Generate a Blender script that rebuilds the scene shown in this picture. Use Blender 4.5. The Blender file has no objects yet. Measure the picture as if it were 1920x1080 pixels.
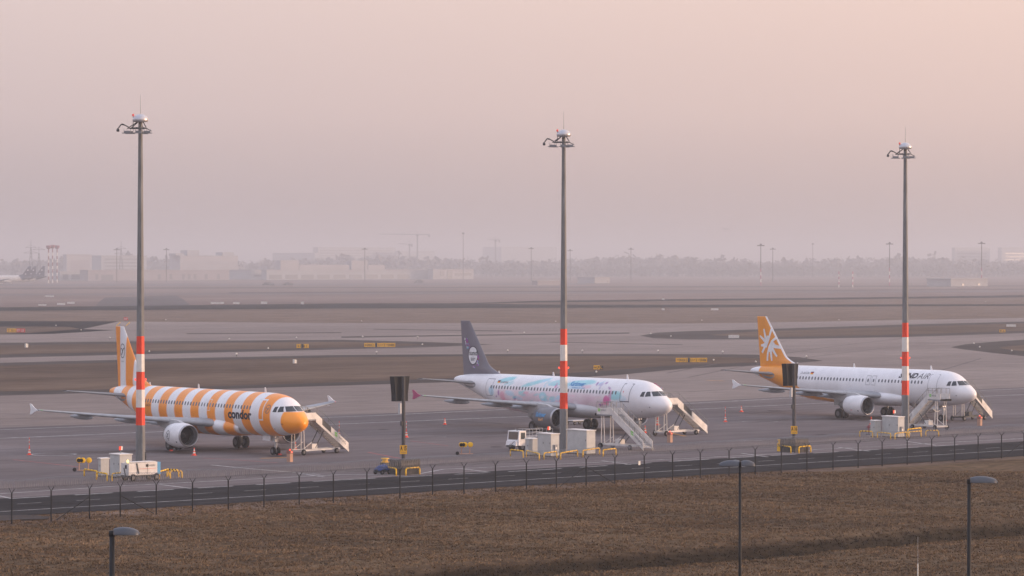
import bpy, bmesh, math, random
import numpy as np
from mathutils import Vector, Matrix
R = math.radians
random.seed(7)
rng = np.random.default_rng(7)
sc = bpy.context.scene

# ------------------------------------------------------------------ camera
F, Y0, H = 6218.5, 497.05, 18.05          # focal length and horizon row in photo pixels, eye height in m
cam = bpy.data.objects.new('camera', bpy.data.cameras.new('camera'))
sc.collection.objects.link(cam)
cam.location = (0, 0, H)
cam.rotation_euler = (R(90), 0, 0)
cam.data.sensor_width = 36
cam.data.lens = F / 1920 * 36
cam.data.shift_y = -(540 - Y0) / 1920
cam.data.clip_start = 1
cam.data.clip_end = 60000
sc.camera = cam

# ------------------------------------------------------------------ light
SUN_AZ, SUN_EL = R(3), R(4.5)     # azimuth from +X (right) towards +Y (away)
sd = Vector((math.cos(SUN_AZ) * math.cos(SUN_EL), math.sin(SUN_AZ) * math.cos(SUN_EL), math.sin(SUN_EL)))
sl = bpy.data.lights.new('sun', 'SUN')
sl.energy = 4.5
sl.angle = R(1.5)
sl.color = (1.0, 0.66, 0.44)
so = bpy.data.objects.new('sun', sl)
sc.collection.objects.link(so)
so.rotation_euler = (-sd).to_track_quat('-Z', 'Y').to_euler()

w = bpy.data.worlds.new('World')
sc.world = w
w.use_nodes = True
wn, wl = w.node_tree.nodes, w.node_tree.links
wn.clear()
out = wn.new('ShaderNodeOutputWorld')
bg = wn.new('ShaderNodeBackground')
sky = wn.new('ShaderNodeTexSky')
sky.sky_type = 'NISHITA'
sky.sun_disc = False
sky.sun_elevation = SUN_EL
sky.sun_rotation = math.pi / 2 - SUN_AZ
sky.dust_density = 6
sky.air_density = 1.5
tc = wn.new('ShaderNodeTexCoord')
sep = wn.new('ShaderNodeSeparateXYZ')
wl.new(tc.outputs['Generated'], sep.inputs[0])
ramp = wn.new('ShaderNodeValToRGB')        # the hazy dawn air: grey-mauve low down, pink above, pale blue overhead
cr = ramp.color_ramp
stops = [(0.0, (.42, .34, .34)), (.02, (.52, .42, .41)), (.045, (.685, .545, .515)), (.085, (.80, .64, .595)), (.25, (.96, .93, 1.03)), (1.0, (.84, .94, 1.22))]
while len(cr.elements) < len(stops):
    cr.elements.new(.5)
for e, (p, c) in zip(cr.elements, stops):
    e.position = p
    e.color = (*c, 1)
wl.new(sep.outputs['Z'], ramp.inputs[0])
warm = wn.new('ShaderNodeMapRange')        # brighter and warmer towards the sun
warm.inputs['From Min'].default_value = -.16
warm.inputs['From Max'].default_value = 1.0
warm.inputs['To Min'].default_value = 0
warm.inputs['To Max'].default_value = 1
wl.new(sep.outputs['X'], warm.inputs['Value'])
wcol = wn.new('ShaderNodeMix')
wcol.data_type = 'RGBA'
wcol.inputs['A'].default_value = (.97, .97, 1.0, 1)
wcol.inputs['B'].default_value = (1.62, 1.30, 1.0, 1)
wl.new(warm.outputs[0], wcol.inputs['Factor'])
mul = wn.new('ShaderNodeMix')
mul.data_type = 'RGBA'
mul.blend_type = 'MULTIPLY'
mul.inputs['Factor'].default_value = 1
wl.new(ramp.outputs[0], mul.inputs['A'])
wl.new(wcol.outputs['Result'], mul.inputs['B'])
sk = wn.new('ShaderNodeMix')
sk.data_type = 'RGBA'
sk.blend_type = 'ADD'
sk.inputs['Factor'].default_value = .03
wl.new(mul.outputs['Result'], sk.inputs['A'])
wl.new(sky.outputs[0], sk.inputs['B'])
wl.new(sk.outputs['Result'], bg.inputs[0])
bg.inputs[1].default_value = 1.0
wl.new(bg.outputs[0], out.inputs[0])
sc.view_settings.view_transform = 'Standard'
sc.view_settings.look = 'None'
sc.view_settings.exposure = 0
sc.view_settings.gamma = 1

# ------------------------------------------------------------------ helpers
def at(px, py, z=0.0):
    Y = F * (H - z) / (py - Y0)
    return Vector(((px - 960) * Y / F, Y, z))

def atY(px, Y, z=0.0):
    return Vector(((px - 960) * Y / F, Y, z))

def zat(py, Y):
    return H - (py - Y0) * Y / F

def ybase(Y):
    return Y0 + F * H / Y

UA = R(41)
UD = Vector((math.cos(UA), math.sin(UA), 0))     # along the fence, away to the right
VD = Vector((-math.sin(UA), math.cos(UA), 0))    # away from the terminal, to the left

def link(o, parent=None):
    sc.collection.objects.link(o)
    if parent is not None:
        o.parent = parent
    return o

def tag(o, label=None, cat=None, group=None, kind=None):
    if label: o['label'] = label
    if cat: o['category'] = cat
    if group: o['group'] = group
    if kind: o['kind'] = kind
    return o

def thing(name, label, cat, loc=(0, 0, 0), rz=0.0, group=None):
    o = bpy.data.objects.new(name, None)
    o.empty_display_size = .3
    o.location = loc
    o.rotation_euler = (0, 0, rz)
    return tag(link(o), label, cat, group)

def mesh(name, V, Fc, m, parent=None, smooth=False, col=None, mi=None):
    me = bpy.data.meshes.new(name)
    me.from_pydata([tuple(v) for v in V], [], Fc)
    for mm in (m if isinstance(m, (list, tuple)) else [m]):
        me.materials.append(mm)
    if mi is not None:
        me.polygons.foreach_set('material_index', mi)
    if smooth:
        me.polygons.foreach_set('use_smooth', [True] * len(me.polygons))
    if col is not None:
        a = me.color_attributes.new('paint', 'FLOAT_COLOR', 'POINT')
        c = np.ones((len(V), 4), dtype=np.float32)
        c[:, :3] = col
        a.data.foreach_set('color', c.ravel())
    me.update()
    return link(bpy.data.objects.new(name, me), parent)

class MB:
    def __init__(s):
        s.V = []; s.F = []; s.M = []; s.mi = 0
    def add(s, vs, fs):
        b = len(s.V)
        s.V += [tuple(v) for v in vs]
        s.F += [tuple(i + b for i in f) for f in fs]
        s.M += [s.mi] * len(fs)
        return s
    def hexa(s, p):
        return s.add(p, [(0, 3, 2, 1), (4, 5, 6, 7), (0, 1, 5, 4), (1, 2, 6, 5), (2, 3, 7, 6), (3, 0, 4, 7)])
    def box(s, x0, x1, y0, y1, z0, z1):
        return s.hexa([(x0, y0, z0), (x1, y0, z0), (x1, y1, z0), (x0, y1, z0), (x0, y0, z1), (x1, y0, z1), (x1, y1, z1), (x0, y1, z1)])
    def tube(s, a, b, r0, r1=None, n=8, cap=True):
        a, b = Vector(a), Vector(b)
        r1 = r0 if r1 is None else r1
        d = (b - a).normalized()
        u = d.orthogonal().normalized()
        v = d.cross(u)
        P = []
        for c, r in ((a, r0), (b, r1)):
            for k in range(n):
                t = 2 * math.pi * k / n
                P.append(c + u * (r * math.cos(t)) + v * (r * math.sin(t)))
        fs = [(k, (k + 1) % n, n + (k + 1) % n, n + k) for k in range(n)]
        if cap:
            fs += [tuple(range(n))[::-1], tuple(range(n, 2 * n))]
        return s.add(P, fs)
    def path(s, pts, r, n=8):
        for a, b in zip(pts[:-1], pts[1:]):
            s.tube(a, b, r, r, n)
        return s
    def lathe(s, prof, c=(0, 0, 0), axis='z', n=24, caps=False):
        c = Vector(c)
        P = []; fs = []
        for (h, r) in prof:
            for k in range(n):
                t = 2 * math.pi * k / n
                a, b = r * math.cos(t), r * math.sin(t)
                P.append(c + {'z': Vector((a, b, h)), 'x': Vector((h, a, b)), 'y': Vector((a, h, b))}[axis])
        for i in range(len(prof) - 1):
            for k in range(n):
                k2 = (k + 1) % n
                fs.append((i * n + k, i * n + k2, (i + 1) * n + k2, (i + 1) * n + k))
        if caps:
            fs += [tuple(range(n))[::-1], tuple(range((len(prof) - 1) * n, len(prof) * n))]
        return s.add(P, fs)
    def prism(s, poly, p0, p1):
        """poly: 3D points; extruded by vector p1-p0 (first face at p0)"""
        n = len(poly)
        P = [Vector(q) + Vector(p0) for q in poly] + [Vector(q) + Vector(p1) for q in poly]
        fs = [tuple(range(n))[::-1], tuple(range(n, 2 * n))] + [(k, (k + 1) % n, n + (k + 1) % n, n + k) for k in range(n)]
        return s.add(P, fs)
    def build(s, name, m, parent=None, smooth=False):
        return mesh(name, s.V, s.F, m, parent, smooth, None, s.M)

# ------------------------------------------------------------------ materials
def mat(name, c, rough=.6, metal=0., var=.12, scale=1.5, emit=None, es=1., coat=0., stretch=None):
    m = bpy.data.materials.new(name)
    m.use_nodes = True
    N, L = m.node_tree.nodes, m.node_tree.links
    b = N['Principled BSDF']
    b.inputs['Roughness'].default_value = rough
    b.inputs['Metallic'].default_value = metal
    b.inputs['Coat Weight'].default_value = coat
    if rough > .44 and not metal: b.inputs['Specular IOR Level'].default_value = .2
    b.inputs['Base Color'].default_value = (*c, 1)
    if emit:
        b.inputs['Emission Color'].default_value = (*emit, 1)
        b.inputs['Emission Strength'].default_value = es
    if var:
        t = N.new('ShaderNodeTexCoord')
        mp = N.new('ShaderNodeMapping')
        if stretch: mp.inputs['Scale'].default_value = stretch
        n = N.new('ShaderNodeTexNoise')
        n.inputs['Scale'].default_value = scale
        n.inputs['Detail'].default_value = 5
        L.new(t.outputs['Object'], mp.inputs[0])
        L.new(mp.outputs[0], n.inputs['Vector'])
        r = N.new('ShaderNodeMapRange')
        r.inputs['From Min'].default_value = .3
        r.inputs['From Max'].default_value = .7
        r.inputs['To Min'].default_value = 1 - var
        r.inputs['To Max'].default_value = 1 + var * .5
        L.new(n.outputs['Fac'], r.inputs['Value'])
        x = N.new('ShaderNodeMix')
        x.data_type = 'RGBA'; x.blend_type = 'MULTIPLY'
        x.inputs['Factor'].default_value = 1
        x.inputs['A'].default_value = (*c, 1)
        L.new(r.outputs[0], x.inputs['B'])
        L.new(x.outputs['Result'], b.inputs['Base Color'])
    return m

def paintmat(name, rough=.32, coat=.3):
    m = mat(name, (.8, .8, .8), rough, 0, .07, .9, coat=coat, stretch=(1, 1, .35))
    N, L = m.node_tree.nodes, m.node_tree.links
    a = N.new('ShaderNodeAttribute')
    a.attribute_name = 'paint'
    x = [n for n in N if n.type == 'MIX'][0]
    L.new(a.outputs['Color'], x.inputs['A'])
    return m

M = {}
M['white'] = mat('white_paint', (.74, .74, .76), .4)
M['stairwhite'] = mat('stairs_white_paint', (.64, .62, .60), .5, var=.2)
M['offwhite'] = mat('offwhite_paint', (.66, .64, .62), .5, var=.18)
M['seam'] = mat('panel_seam_grey', (.50, .50, .53), .5, var=0)
M['lgrey'] = mat('light_grey_paint', (.45, .46, .48), .45)
M['wing'] = mat('wing_grey', (.31, .33, .36), .45, var=.18)
M['mgrey'] = mat('mid_grey', (.22, .23, .25), .5)
M['dgrey'] = mat('dark_grey', (.06, .065, .07), .6)
M['fingrey'] = mat('slate_paint', (.14, .14, .165), .4)
M['black'] = mat('black_rubber', (.008, .008, .009), .8)
M['board'] = mat('black_board', (.010, .011, .013), .7)
M['hub'] = mat('wheel_hub', (.14, .14, .15), .5)
M['steel'] = mat('galvanised_steel', (.20, .21, .215), .55, .25, var=.25, scale=3)
M['mast'] = mat('weathered_mast_steel', (.195, .20, .205), .6, 0, var=.3, scale=2, stretch=(1, 1, .25))
M['postgrey'] = mat('post_grey', (.06, .06, .065), .6)
M['darkred'] = mat('dark_red_paint', (.20, .04, .06), .6)
M['tailgrey'] = mat('tailplane_grey', (.24, .245, .26), .5)
M['chock'] = mat('chock_red', (.40, .035, .03), .6)
M['polish'] = mat('polished_metal', (.38, .38, .40), .35, .8)
M['dome'] = mat('dome_metal', (.52, .52, .55), .33, .45)
M['red'] = mat('signal_red', (.75, .055, .02), .5)
M['bandwhite'] = mat('band_white', (.72, .70, .66), .5, var=.15)
M['orange'] = mat('orange_paint', (.78, .26, .04), .4)
M['cone'] = mat('cone_red', (.85, .08, .04), .5)
M['yellow'] = mat('yellow_paint', (.85, .50, .02), .5)
M['sign_y'] = mat('sign_yellow', (.85, .45, .03), .5, var=.05)
M['blue'] = mat('blue_paint', (.015, .06, .22), .6)
M['cblue'] = mat('cyan_blue_paint', (.10, .32, .55), .5)
M['green'] = mat('logo_green', (.16, .60, .06), .5, var=0)
M['ink'] = mat('dark_lettering', (.015, .018, .03), .5, var=0)
M['inkgrey'] = mat('grey_lettering', (.13, .14, .16), .5, var=0)
M['inkblue'] = mat('blue_lettering', (.03, .20, .50), .5, var=0)
M['lblue'] = mat('pale_blue_lettering', (.25, .55, .78), .5, var=0)
M['sand'] = mat('sand_lettering', (.75, .42, .20), .5, var=0)
M['magenta'] = mat('magenta_paint', (.36, .05, .15), .4)
M['purple'] = mat('purple_paint', (.30, .06, .35), .4)
M['glass'] = mat('dark_glass', (.02, .026, .035), .12, var=0)
M['cabglass'] = mat('cab_glass', (.05, .06, .065), .15, var=0)
M['window'] = mat('cabin_window_glass', (.10, .115, .14), .2, var=0)
M['line'] = mat('door_line', (.14, .15, .18), .5, var=0)
M['fan'] = mat('fan_blades', (.02, .02, .023), .5, .3)
M['cabinet'] = mat('cabinet_grey', (.46, .47, .47), .55, var=.12)
M['roofpale'] = mat('cabinet_roof', (.66, .64, .62), .5)
M['concrete_block'] = mat('plinth_concrete', (.085, .08, .075), .9, var=.35, scale=3)
M['salmon2'] = mat('bollard_cap', (.26, .10, .08), .6)
M['salmon'] = mat('salmon_bollard', (.42, .25, .18), .6)
M['redlamp'] = mat('red_lamp', (.8, .05, .03), .4, var=0, emit=(1, .09, .05), es=1.6)
M['redlens'] = mat('red_lens', (.75, .06, .04), .4, var=0, emit=(1, .08, .05), es=.12)
M['warmlamp'] = mat('amber_lamp', (.9, .7, .2), .4, var=0, emit=(1, .8, .2), es=3)
M['lampcol'] = mat('lamp_post_dark', (.012, .013, .015), .55)
M['lamphead'] = mat('lamp_head_grey', (.075, .082, .098), .45, .3)
M['fpost'] = mat('fence_post_dark', (.006, .0065, .0075), .7)
M['wire'] = mat('razor_wire_steel', (.24, .235, .245), .5, .3)
M['navy'] = mat('navy_paint', (.012, .02, .06), .4)
M['flagred'] = mat('flag_red', (.6, .02, .02), .6, var=0)
M['flaggold'] = mat('flag_gold', (.8, .5, .03), .6, var=0)
M['paintwhite'] = mat('road_marking_white', (.40, .39, .39), .8, var=.5, scale=1.2)
M['paintred'] = mat('road_marking_red', (.32, .09, .09), .8, var=.4, scale=1.2)
M['paintyel'] = mat('road_marking_yellow', (.52, .26, .05), .8, var=.4, scale=1.2)
M['bwall'] = mat('render_wall_warm', (.26, .24, .26), .8, var=.1, scale=.05)
M['bpale'] = mat('render_wall_pale', (.33, .33, .35), .8, var=.1, scale=.05)
M['bgrey'] = mat('cladding_grey', (.30, .32, .35), .7, var=.1, scale=.05)
M['bwin'] = mat('far_window_glass', (.07, .09, .12), .3, var=0)
M['barrel'] = mat('bark', (.06, .05, .045), .9)

def ground_mat(name, cols, scales, rough=.9, bump=0., joints=False, rot=UA, stretch=1.0, spots=None, attr=False):
    """layered noise between several real ground colours; optional slab joints aligned with the apron"""
    m = bpy.data.materials.new(name)
    m.use_nodes = True
    N, L = m.node_tree.nodes, m.node_tree.links
    b = N['Principled BSDF']
    b.inputs['Roughness'].default_value = rough
    b.inputs['Specular IOR Level'].default_value = 0.0
    t = N.new('ShaderNodeTexCoord')
    mp = N.new('ShaderNodeMapping')
    mp.inputs['Rotation'].default_value = (0, 0, -rot)
    L.new(t.outputs['Object'], mp.inputs[0])
    ms = N.new('ShaderNodeMapping')
    ms.inputs['Scale'].default_value = (stretch, 1, 1)
    L.new(mp.outputs[0], ms.inputs[0])
    last = None
    for i, sc_ in enumerate(scales):
        n = N.new('ShaderNodeTexNoise')
        n.inputs['Scale'].default_value = sc_
        n.inputs['Detail'].default_value = 6
        n.inputs['Roughness'].default_value = .62
        L.new(ms.outputs[0], n.inputs['Vector'])
        if last is None:
            rp = N.new('ShaderNodeValToRGB')
            rp.color_ramp.elements[0].position = .36
            rp.color_ramp.elements[1].position = .64
            rp.color_ramp.elements[0].color = (*cols[0], 1)
            rp.color_ramp.elements[1].color = (*cols[1], 1)
            L.new(n.outputs['Fac'], rp.inputs[0])
            last = rp.outputs[0]
        else:
            mr = N.new('ShaderNodeMapRange')
            mr.inputs['From Min'].default_value = .3
            mr.inputs['From Max'].default_value = .7
            mr.inputs['To Min'].default_value = cols[2][0]
            mr.inputs['To Max'].default_value = cols[2][1]
            L.new(n.outputs['Fac'], mr.inputs['Value'])
            x = N.new('ShaderNodeMix')
            x.data_type = 'RGBA'; x.blend_type = 'MULTIPLY'
            x.inputs['Factor'].default_value = 1
            L.new(last, x.inputs['A'])
            L.new(mr.outputs[0], x.inputs['B'])
            last = x.outputs['Result']
            nlast = n
    if joints:
        br = N.new('ShaderNodeTexBrick')
        br.offset = 0
        br.inputs['Scale'].default_value = 1
        br.inputs['Brick Width'].default_value = 7.5
        br.inputs['Row Height'].default_value = 7.5
        br.inputs['Mortar Size'].default_value = .05
        br.inputs['Color1'].default_value = (1, 1, 1, 1)
        br.inputs['Color2'].default_value = (.93, .93, .935, 1)
        br.inputs['Mortar'].default_value = (.72, .72, .73, 1)
        L.new(mp.outputs[0], br.inputs['Vector'])
        x = N.new('ShaderNodeMix')
        x.data_type = 'RGBA'; x.blend_type = 'MULTIPLY'
        x.inputs['Factor'].default_value = 1
        L.new(last, x.inputs['A'])
        L.new(br.outputs['Color'], x.inputs['B'])
        last = x.outputs['Result']
    if attr:
        a = N.new('ShaderNodeAttribute')
        a.attribute_name = 'paint'
        x = N.new('ShaderNodeMix')
        x.data_type = 'RGBA'; x.blend_type = 'MULTIPLY'
        x.inputs['Factor'].default_value = 1
        L.new(last, x.inputs['A'])
        L.new(a.outputs['Color'], x.inputs['B'])
        last = x.outputs['Result']
    L.new(last, b.inputs['Base Color'])
    if bump:
        bp = N.new('ShaderNodeBump')
        bp.inputs['Strength'].default_value = bump
        bp.inputs['Distance'].default_value = .15
        L.new(nlast.outputs['Fac'], bp.inputs['Height'])
        L.new(bp.outputs[0], b.inputs['Normal'])
    return m

M['grass'] = ground_mat('dry_grass', [(.085, .057, .036), (.142, .098, .061), (.5, 1.4)], [.10, 1.3], 1, .8, stretch=.5, attr=True)
M['fargrass'] = ground_mat('airfield_grass', [(.088, .062, .048), (.152, .110, .083), (.66, 1.25)], [.03, .35], 1, 0, stretch=.35)
M['concrete'] = ground_mat('apron_concrete', [(.136, .118, .119), (.196, .171, .171), (.76, 1.14)], [.02, .35], .8, 0, True, stretch=.3)
M['asphalt'] = ground_mat('service_road_asphalt', [(.031, .030, .031), (.044, .042, .0435), (.75, 1.2)], [.05, .8], .85, 0, stretch=.15)
M['runway'] = ground_mat('runway_asphalt', [(.010, .011, .013), (.017, .018, .021), (.85, 1.15)], [.01, .1], .85, 0, stretch=.2)
M['rubber'] = ground_mat('worn_concrete', [(.060, .052, .049), (.085, .074, .070), (.8, 1.15)], [.05, .5], .85, 0, stretch=.2)

# ------------------------------------------------------------------ ground
FA, FB = at(22, 981.5), at(1878, 858.6)
fdir = (FB - FA).normalized()
fnor = Vector((-fdir.y, fdir.x, 0))
def fence_d(x, y):                       # distance beyond the fence line (negative on the near side)
    return (x - FA.x) * fnor.x + (y - FA.y) * fnor.y
D1, D2 = at(940, 1080), at(1920, 998)
ddir = (D2 - D1).normalized()
dnor = Vector((-ddir.y, ddir.x, 0))
def wob(x, y, s, ph=0):
    return (np.sin(x * s + ph) * np.cos(y * s * 1.3 + 1.7 * ph) + np.sin((x + y) * s * .61 + 2.1 + ph) * .7 + np.cos((x - 1.4 * y) * s * 1.9 + ph) * .35) / 2
def ground_z(x, y):
    d = fence_d(x, y)
    near = np.clip((-d - .3) / 3, 0, 1)
    z = -.05 + .05 * near
    z = z + near * (.10 * wob(x, y, .35) + .05 * wob(x, y, 1.7, 1.) + .03 * wob(x, y, 3.1, 2.))
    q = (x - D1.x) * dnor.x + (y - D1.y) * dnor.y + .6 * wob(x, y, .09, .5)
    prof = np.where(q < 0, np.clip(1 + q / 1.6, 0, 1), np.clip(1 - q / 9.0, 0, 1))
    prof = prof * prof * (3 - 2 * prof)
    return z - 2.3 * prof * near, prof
def smooth0(x, a, b):
    t = np.clip((x - a) / (b - a), 0, 1)
    return t * t * (3 - 2 * t)
xs = np.array([-6300, -2500, -1200, -600, -300, -160, -110] + list(np.arange(-85, 96, .9)) + [120, 170, 300, 600, 1200, 2500, 6300])
ys = np.array([-250, -100, 0, 60, 100, 130, 150] + list(np.arange(165, 310, .9)) + [330, 360, 420, 520, 700, 1000, 1500, 2400, 3600, 5200, 12000])
X, Y = np.meshgrid(xs, ys)
Z, prof = ground_z(X, Y)
Z[:, :4] = -.05; Z[:, -4:] = -.05; 
V = np.stack([X, Y, Z], -1).reshape(-1, 3)
nx, ny = len(xs), len(ys)
Fc = [(j * nx + i, j * nx + i + 1, (j + 1) * nx + i + 1, (j + 1) * nx + i) for j in range(ny - 1) for i in range(nx - 1)]
near = np.clip(-fence_d(X, Y) / 3, 0, 1).reshape(-1, 1)
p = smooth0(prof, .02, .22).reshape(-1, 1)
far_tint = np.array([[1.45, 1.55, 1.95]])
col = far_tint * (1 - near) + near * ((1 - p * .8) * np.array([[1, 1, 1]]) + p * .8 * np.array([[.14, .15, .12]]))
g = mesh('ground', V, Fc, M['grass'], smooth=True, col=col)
tag(g, kind='structure')

def sheet(name, px, z, m, kind='structure'):
    pts = [at(x, y) for x, y in px]
    bm = bmesh.new()
    vs = [bm.verts.new((p.x, p.y, z)) for p in pts]
    f = bm.faces.new(vs)
    f.normal_update()
    if f.normal.z < 0: f.normal_flip()
    bmesh.ops.triangulate(bm, faces=[f])
    me = bpy.data.meshes.new(name)
    bm.to_mesh(me); bm.free()
    me.materials.append(m)
    o = link(bpy.data.objects.new(name, me))
    return tag(o, kind=kind)

def curve(p, n=5):                        # soften a pixel polyline (Catmull-Rom)
    out = []
    for i in range(len(p) - 1):
        a, b, c, d = p[max(i - 1, 0)], p[i], p[i + 1], p[min(i + 2, len(p) - 1)]
        for k in range(n):
            t = k / n
            out.append(tuple(.5 * (2 * b[j] + (c[j] - a[j]) * t + (2 * a[j] - 5 * b[j] + 4 * c[j] - d[j]) * t * t + (3 * b[j] - a[j] - 3 * c[j] + d[j]) * t ** 3) for j in (0, 1)))
    return out + [p[-1]]

def ylin(x, x0, y0, x1, y1): return y0 + (y1 - y0) * (x - x0) / (x1 - x0)
XL, XR = -500, 2420
# apron and taxiways: one concrete sheet from the service road to the far taxiway edge
roadfar = lambda x: ylin(x, 0, 935, 1920, 827.5)
roadnear = lambda x: ylin(x, 0, 969, 1920, 855)
sheet('apron', [(XL, roadfar(XL)), (XR, roadfar(XR)), (XR, 589), (1920, 596), (1690, 600), (1400, 605.5), (1280, 606.5), (640, 605.5), (222, 603), (155, 617), (215, 619), (100, 626), (XL, 632)], 0.0, M['concrete'])
sheet('service_road', [(XL, roadnear(XL)), (XR, roadnear(XR)), (XR, roadfar(XR)), (XL, roadfar(XL))], 0.004, M['asphalt'])
sheet('old_kerb_strip', [(-60, 978), (0, 967), (50, 966), (95, 969), (88, 974), (30, 975), (-60, 982)], 0.03, M['rubber'])
M['taxi'] = ground_mat('taxiway_concrete', [(.215, .180, .167), (.282, .237, .218), (.80, 1.12)], [.02, .35], .8, 0, True, stretch=.3)
M['oldtaxi'] = ground_mat('old_taxiway_asphalt', [(.085, .078, .08), (.11, .10, .10), (.85, 1.15)], [.03, .3], .85, 0, stretch=.2)
M['tyremark'] = ground_mat('tyre_mark', [(.105, .092, .09), (.15, .13, .128), (.8, 1.2)], [.3, 2], .9, 0)
M['stain'] = ground_mat('oil_stain', [(.075, .066, .066), (.125, .11, .11), (.7, 1.25)], [.4, 2.5], .9, 0)
M['farfield'] = ground_mat('hazed_field', [(.160, .120, .108), (.235, .177, .156), (.75, 1.15)], [.006, .06], 1, 0, stretch=.3)  # far grass colour lightened and pinked to stand in for thick haze
sheet('taxiway', [(XL, 823), (0, 802), (700, 776), (958, 764.5), (1282, 754), (1465, 744.5), (1920, 726), (XR, 707), (XR, 589), (1920, 596), (1690, 600), (1400, 605.5), (1280, 606.5), (640, 605.5), (222, 603), (155, 617), (215, 619), (100, 626), (XL, 632)], .005, M['taxi'])
sheet('far_field', [(XL, 579), (0, 575.5), (640, 568), (900, 567.5), (1000, 564), (1280, 560.5), (1560, 558), (1920, 553), (XR, 549), (XR, 509), (XL, 509)], .005, M['farfield'])
# grass islands with their dark paved shoulders
isl = {
 'grass_island_near': ([(XL, 686), (0, 680.5), (280, 673), (640, 665.5), (960, 664), (1280, 664), (1420, 665), (1500, 670), (1543, 676.5), (1490, 681), (1430, 685), (1280, 691.5), (1160, 703), (1080, 708), (960, 713), (850, 716.5), (640, 723), (213, 736), (0, 742), (XL, 757)],
                       [(XL, 692), (0, 686), (280, 678), (640, 670), (960, 668), (1280, 668), (1400, 671), (1470, 676.5), (1420, 680), (1280, 684), (1150, 694), (1060, 700), (960, 704), (850, 709), (640, 717), (213, 730), (0, 734), (XL, 749)]),
 'grass_island_middle': ([(XL, 648), (0, 643), (270, 640), (640, 637), (790, 641), (880, 644), (927, 646.5), (880, 648), (790, 651.5), (640, 655), (270, 664.5), (0, 671), (XL, 684)],
                         [(XL, 653), (0, 648), (270, 644), (640, 641), (760, 644.5), (800, 646.5), (760, 648.5), (640, 651.5), (270, 659), (0, 665), (XL, 677)]),
 'grass_island_right': ([(1200, 629.5), (1232, 624), (1290, 621), (1420, 617.5), (1690, 609), (1920, 603), (XR, 592), (XR, 608), (1920, 624.5), (1690, 632), (1420, 636.5), (1290, 636.5), (1225, 634)],
                        [(1330, 628), (1420, 621.5), (1690, 613), (1920, 606.5), (XR, 596), (XR, 603), (1920, 620), (1690, 627.5), (1420, 632.5)]),
 'grass_island_small': ([(1783, 651), (1810, 645.5), (1860, 641), (1920, 637), (XR, 618), (XR, 664), (1920, 668), (1855, 661), (1805, 655)],
                        [(1872, 652), (1900, 648.5), (1960, 644), (XR, 630), (XR, 650), (1960, 660.5), (1900, 657)]),
}
for k, (outer, inner) in isl.items():
    sheet('paved_shoulder', outer, .010, M['rubber'] if k != 'x' else M['runway'])
    sheet(k, inner, .022, M['fargrass'])
# left asphalt taxiway joining the concrete
sheet('asphalt_taxiway', [(XL, 601), (222, 602.5), (155, 617), (215, 619), (100, 626), (XL, 633)], .012, M['runway'])
sheet('grass_wedge', [(XL, 614), (60, 612.5), (130, 613), (150, 617), (60, 624), (0, 627), (XL, 630)], .024, M['fargrass'])
# grass field, runways, far taxiways
sheet('runway', [(XL, 587), (0, 583), (640, 578.5), (1280, 576.5), (1560, 575), (XR, 571), (XR, 569.5), (1560, 571), (1280, 571.5), (1000, 571), (900, 569), (640, 569), (0, 576.5), (XL, 580)], .03, M['runway'])
sheet('runway', [(860, 569.2), (1000, 567.3), (1280, 564.5), (1560, 561.5), (1920, 557.5), (XR, 552.5), (XR, 549.5), (1920, 553.5), (1560, 558.5), (1280, 561), (1000, 564.5)], .03, M['runway'])
sheet('runway_marking', [(XL, 588.2), (640, 580), (1280, 578), (1280, 578.2), (640, 580.3), (XL, 588.6)], .04, M['rubber'])
sheet('runway_marking', [(980, 569.4), (1280, 567), (1600, 565), (1600, 565.3), (1280, 567.4), (980, 569.8)], .04, M['rubber'])
sheet('connecting_taxiway', [(178, 577), (185, 567), (196, 558), (330, 553.5), (345, 562), (362, 577)], .02, M['oldtaxi'])
for a, b, c, d, mm in [((XL, 553), (XR, 543), (XR, 545.5), (XL, 556), 'concrete'), ((XL, 541), (XR, 534), (XR, 535.5), (XL, 543.5), 'rubber'), ((430, 548), (XR, 540), (XR, 541), (430, 550), 'rubber'), ((XL, 533), (1100, 531), (1100, 534), (XL, 538), 'concrete')]:
    sheet('far_taxiway', [a, b, c, d], .02, M[mm])
# worn wheel tracks on the concrete
for pts in [[(0, 660), (350, 657)], ]: pass
for (a, b, c, d) in [((640, 631), (1180, 623.5), (1180, 625.5), (640, 633.5)), ((700, 617), (960, 620), (960, 621.5), (700, 618)), ((1030, 641), (1280, 646), (1280, 647), (1030, 642)), ((350, 625), (640, 623), (640, 624.6), (350, 626.5))]:
    sheet('tyre_track', [a, b, c, d], .008, M['rubber'])

def line_px(name, pts, wm, m, z=.012, dash=None):
    """a painted line of real width wm along ground points given in the photo"""
    P = [at(*p) for p in pts]
    V = []; Fs = []
    for a, b in zip(P[:-1], P[1:]):
        d = b - a
        L_ = d.length
        d.normalize()
        n = Vector((-d.y, d.x, 0)) * wm / 2
        segs = [(0, L_)]
        if dash:
            segs = []; s = 0
            while s < L_:
                segs.append((s, min(s + dash[0], L_))); s += dash[0] + dash[1]
        for s0, s1 in segs:
            k = len(V)
            for q in (a + d * s0 - n, a + d * s1 - n, a + d * s1 + n, a + d * s0 + n):
                V.append((q.x, q.y, z))
            Fs.append((k, k + 1, k + 2, k + 3))
    return tag(mesh(name, V, Fs, m), kind='structure')
line_px('road_edge_line', [(XL, ylin(XL, 0, 959.5, 1920, 843)), (XR, ylin(XR, 0, 959.5, 1920, 843))], .22, M['paintwhite'])
line_px('road_centre_dashes', [(-200, ylin(-200, 0, 947, 1920, 836.5)), (XR, ylin(XR, 0, 947, 1920, 836.5))], .14, M['paintwhite'], dash=(2.2, 3.2))
M['paintwhite2'] = M['paintwhite']
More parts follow.
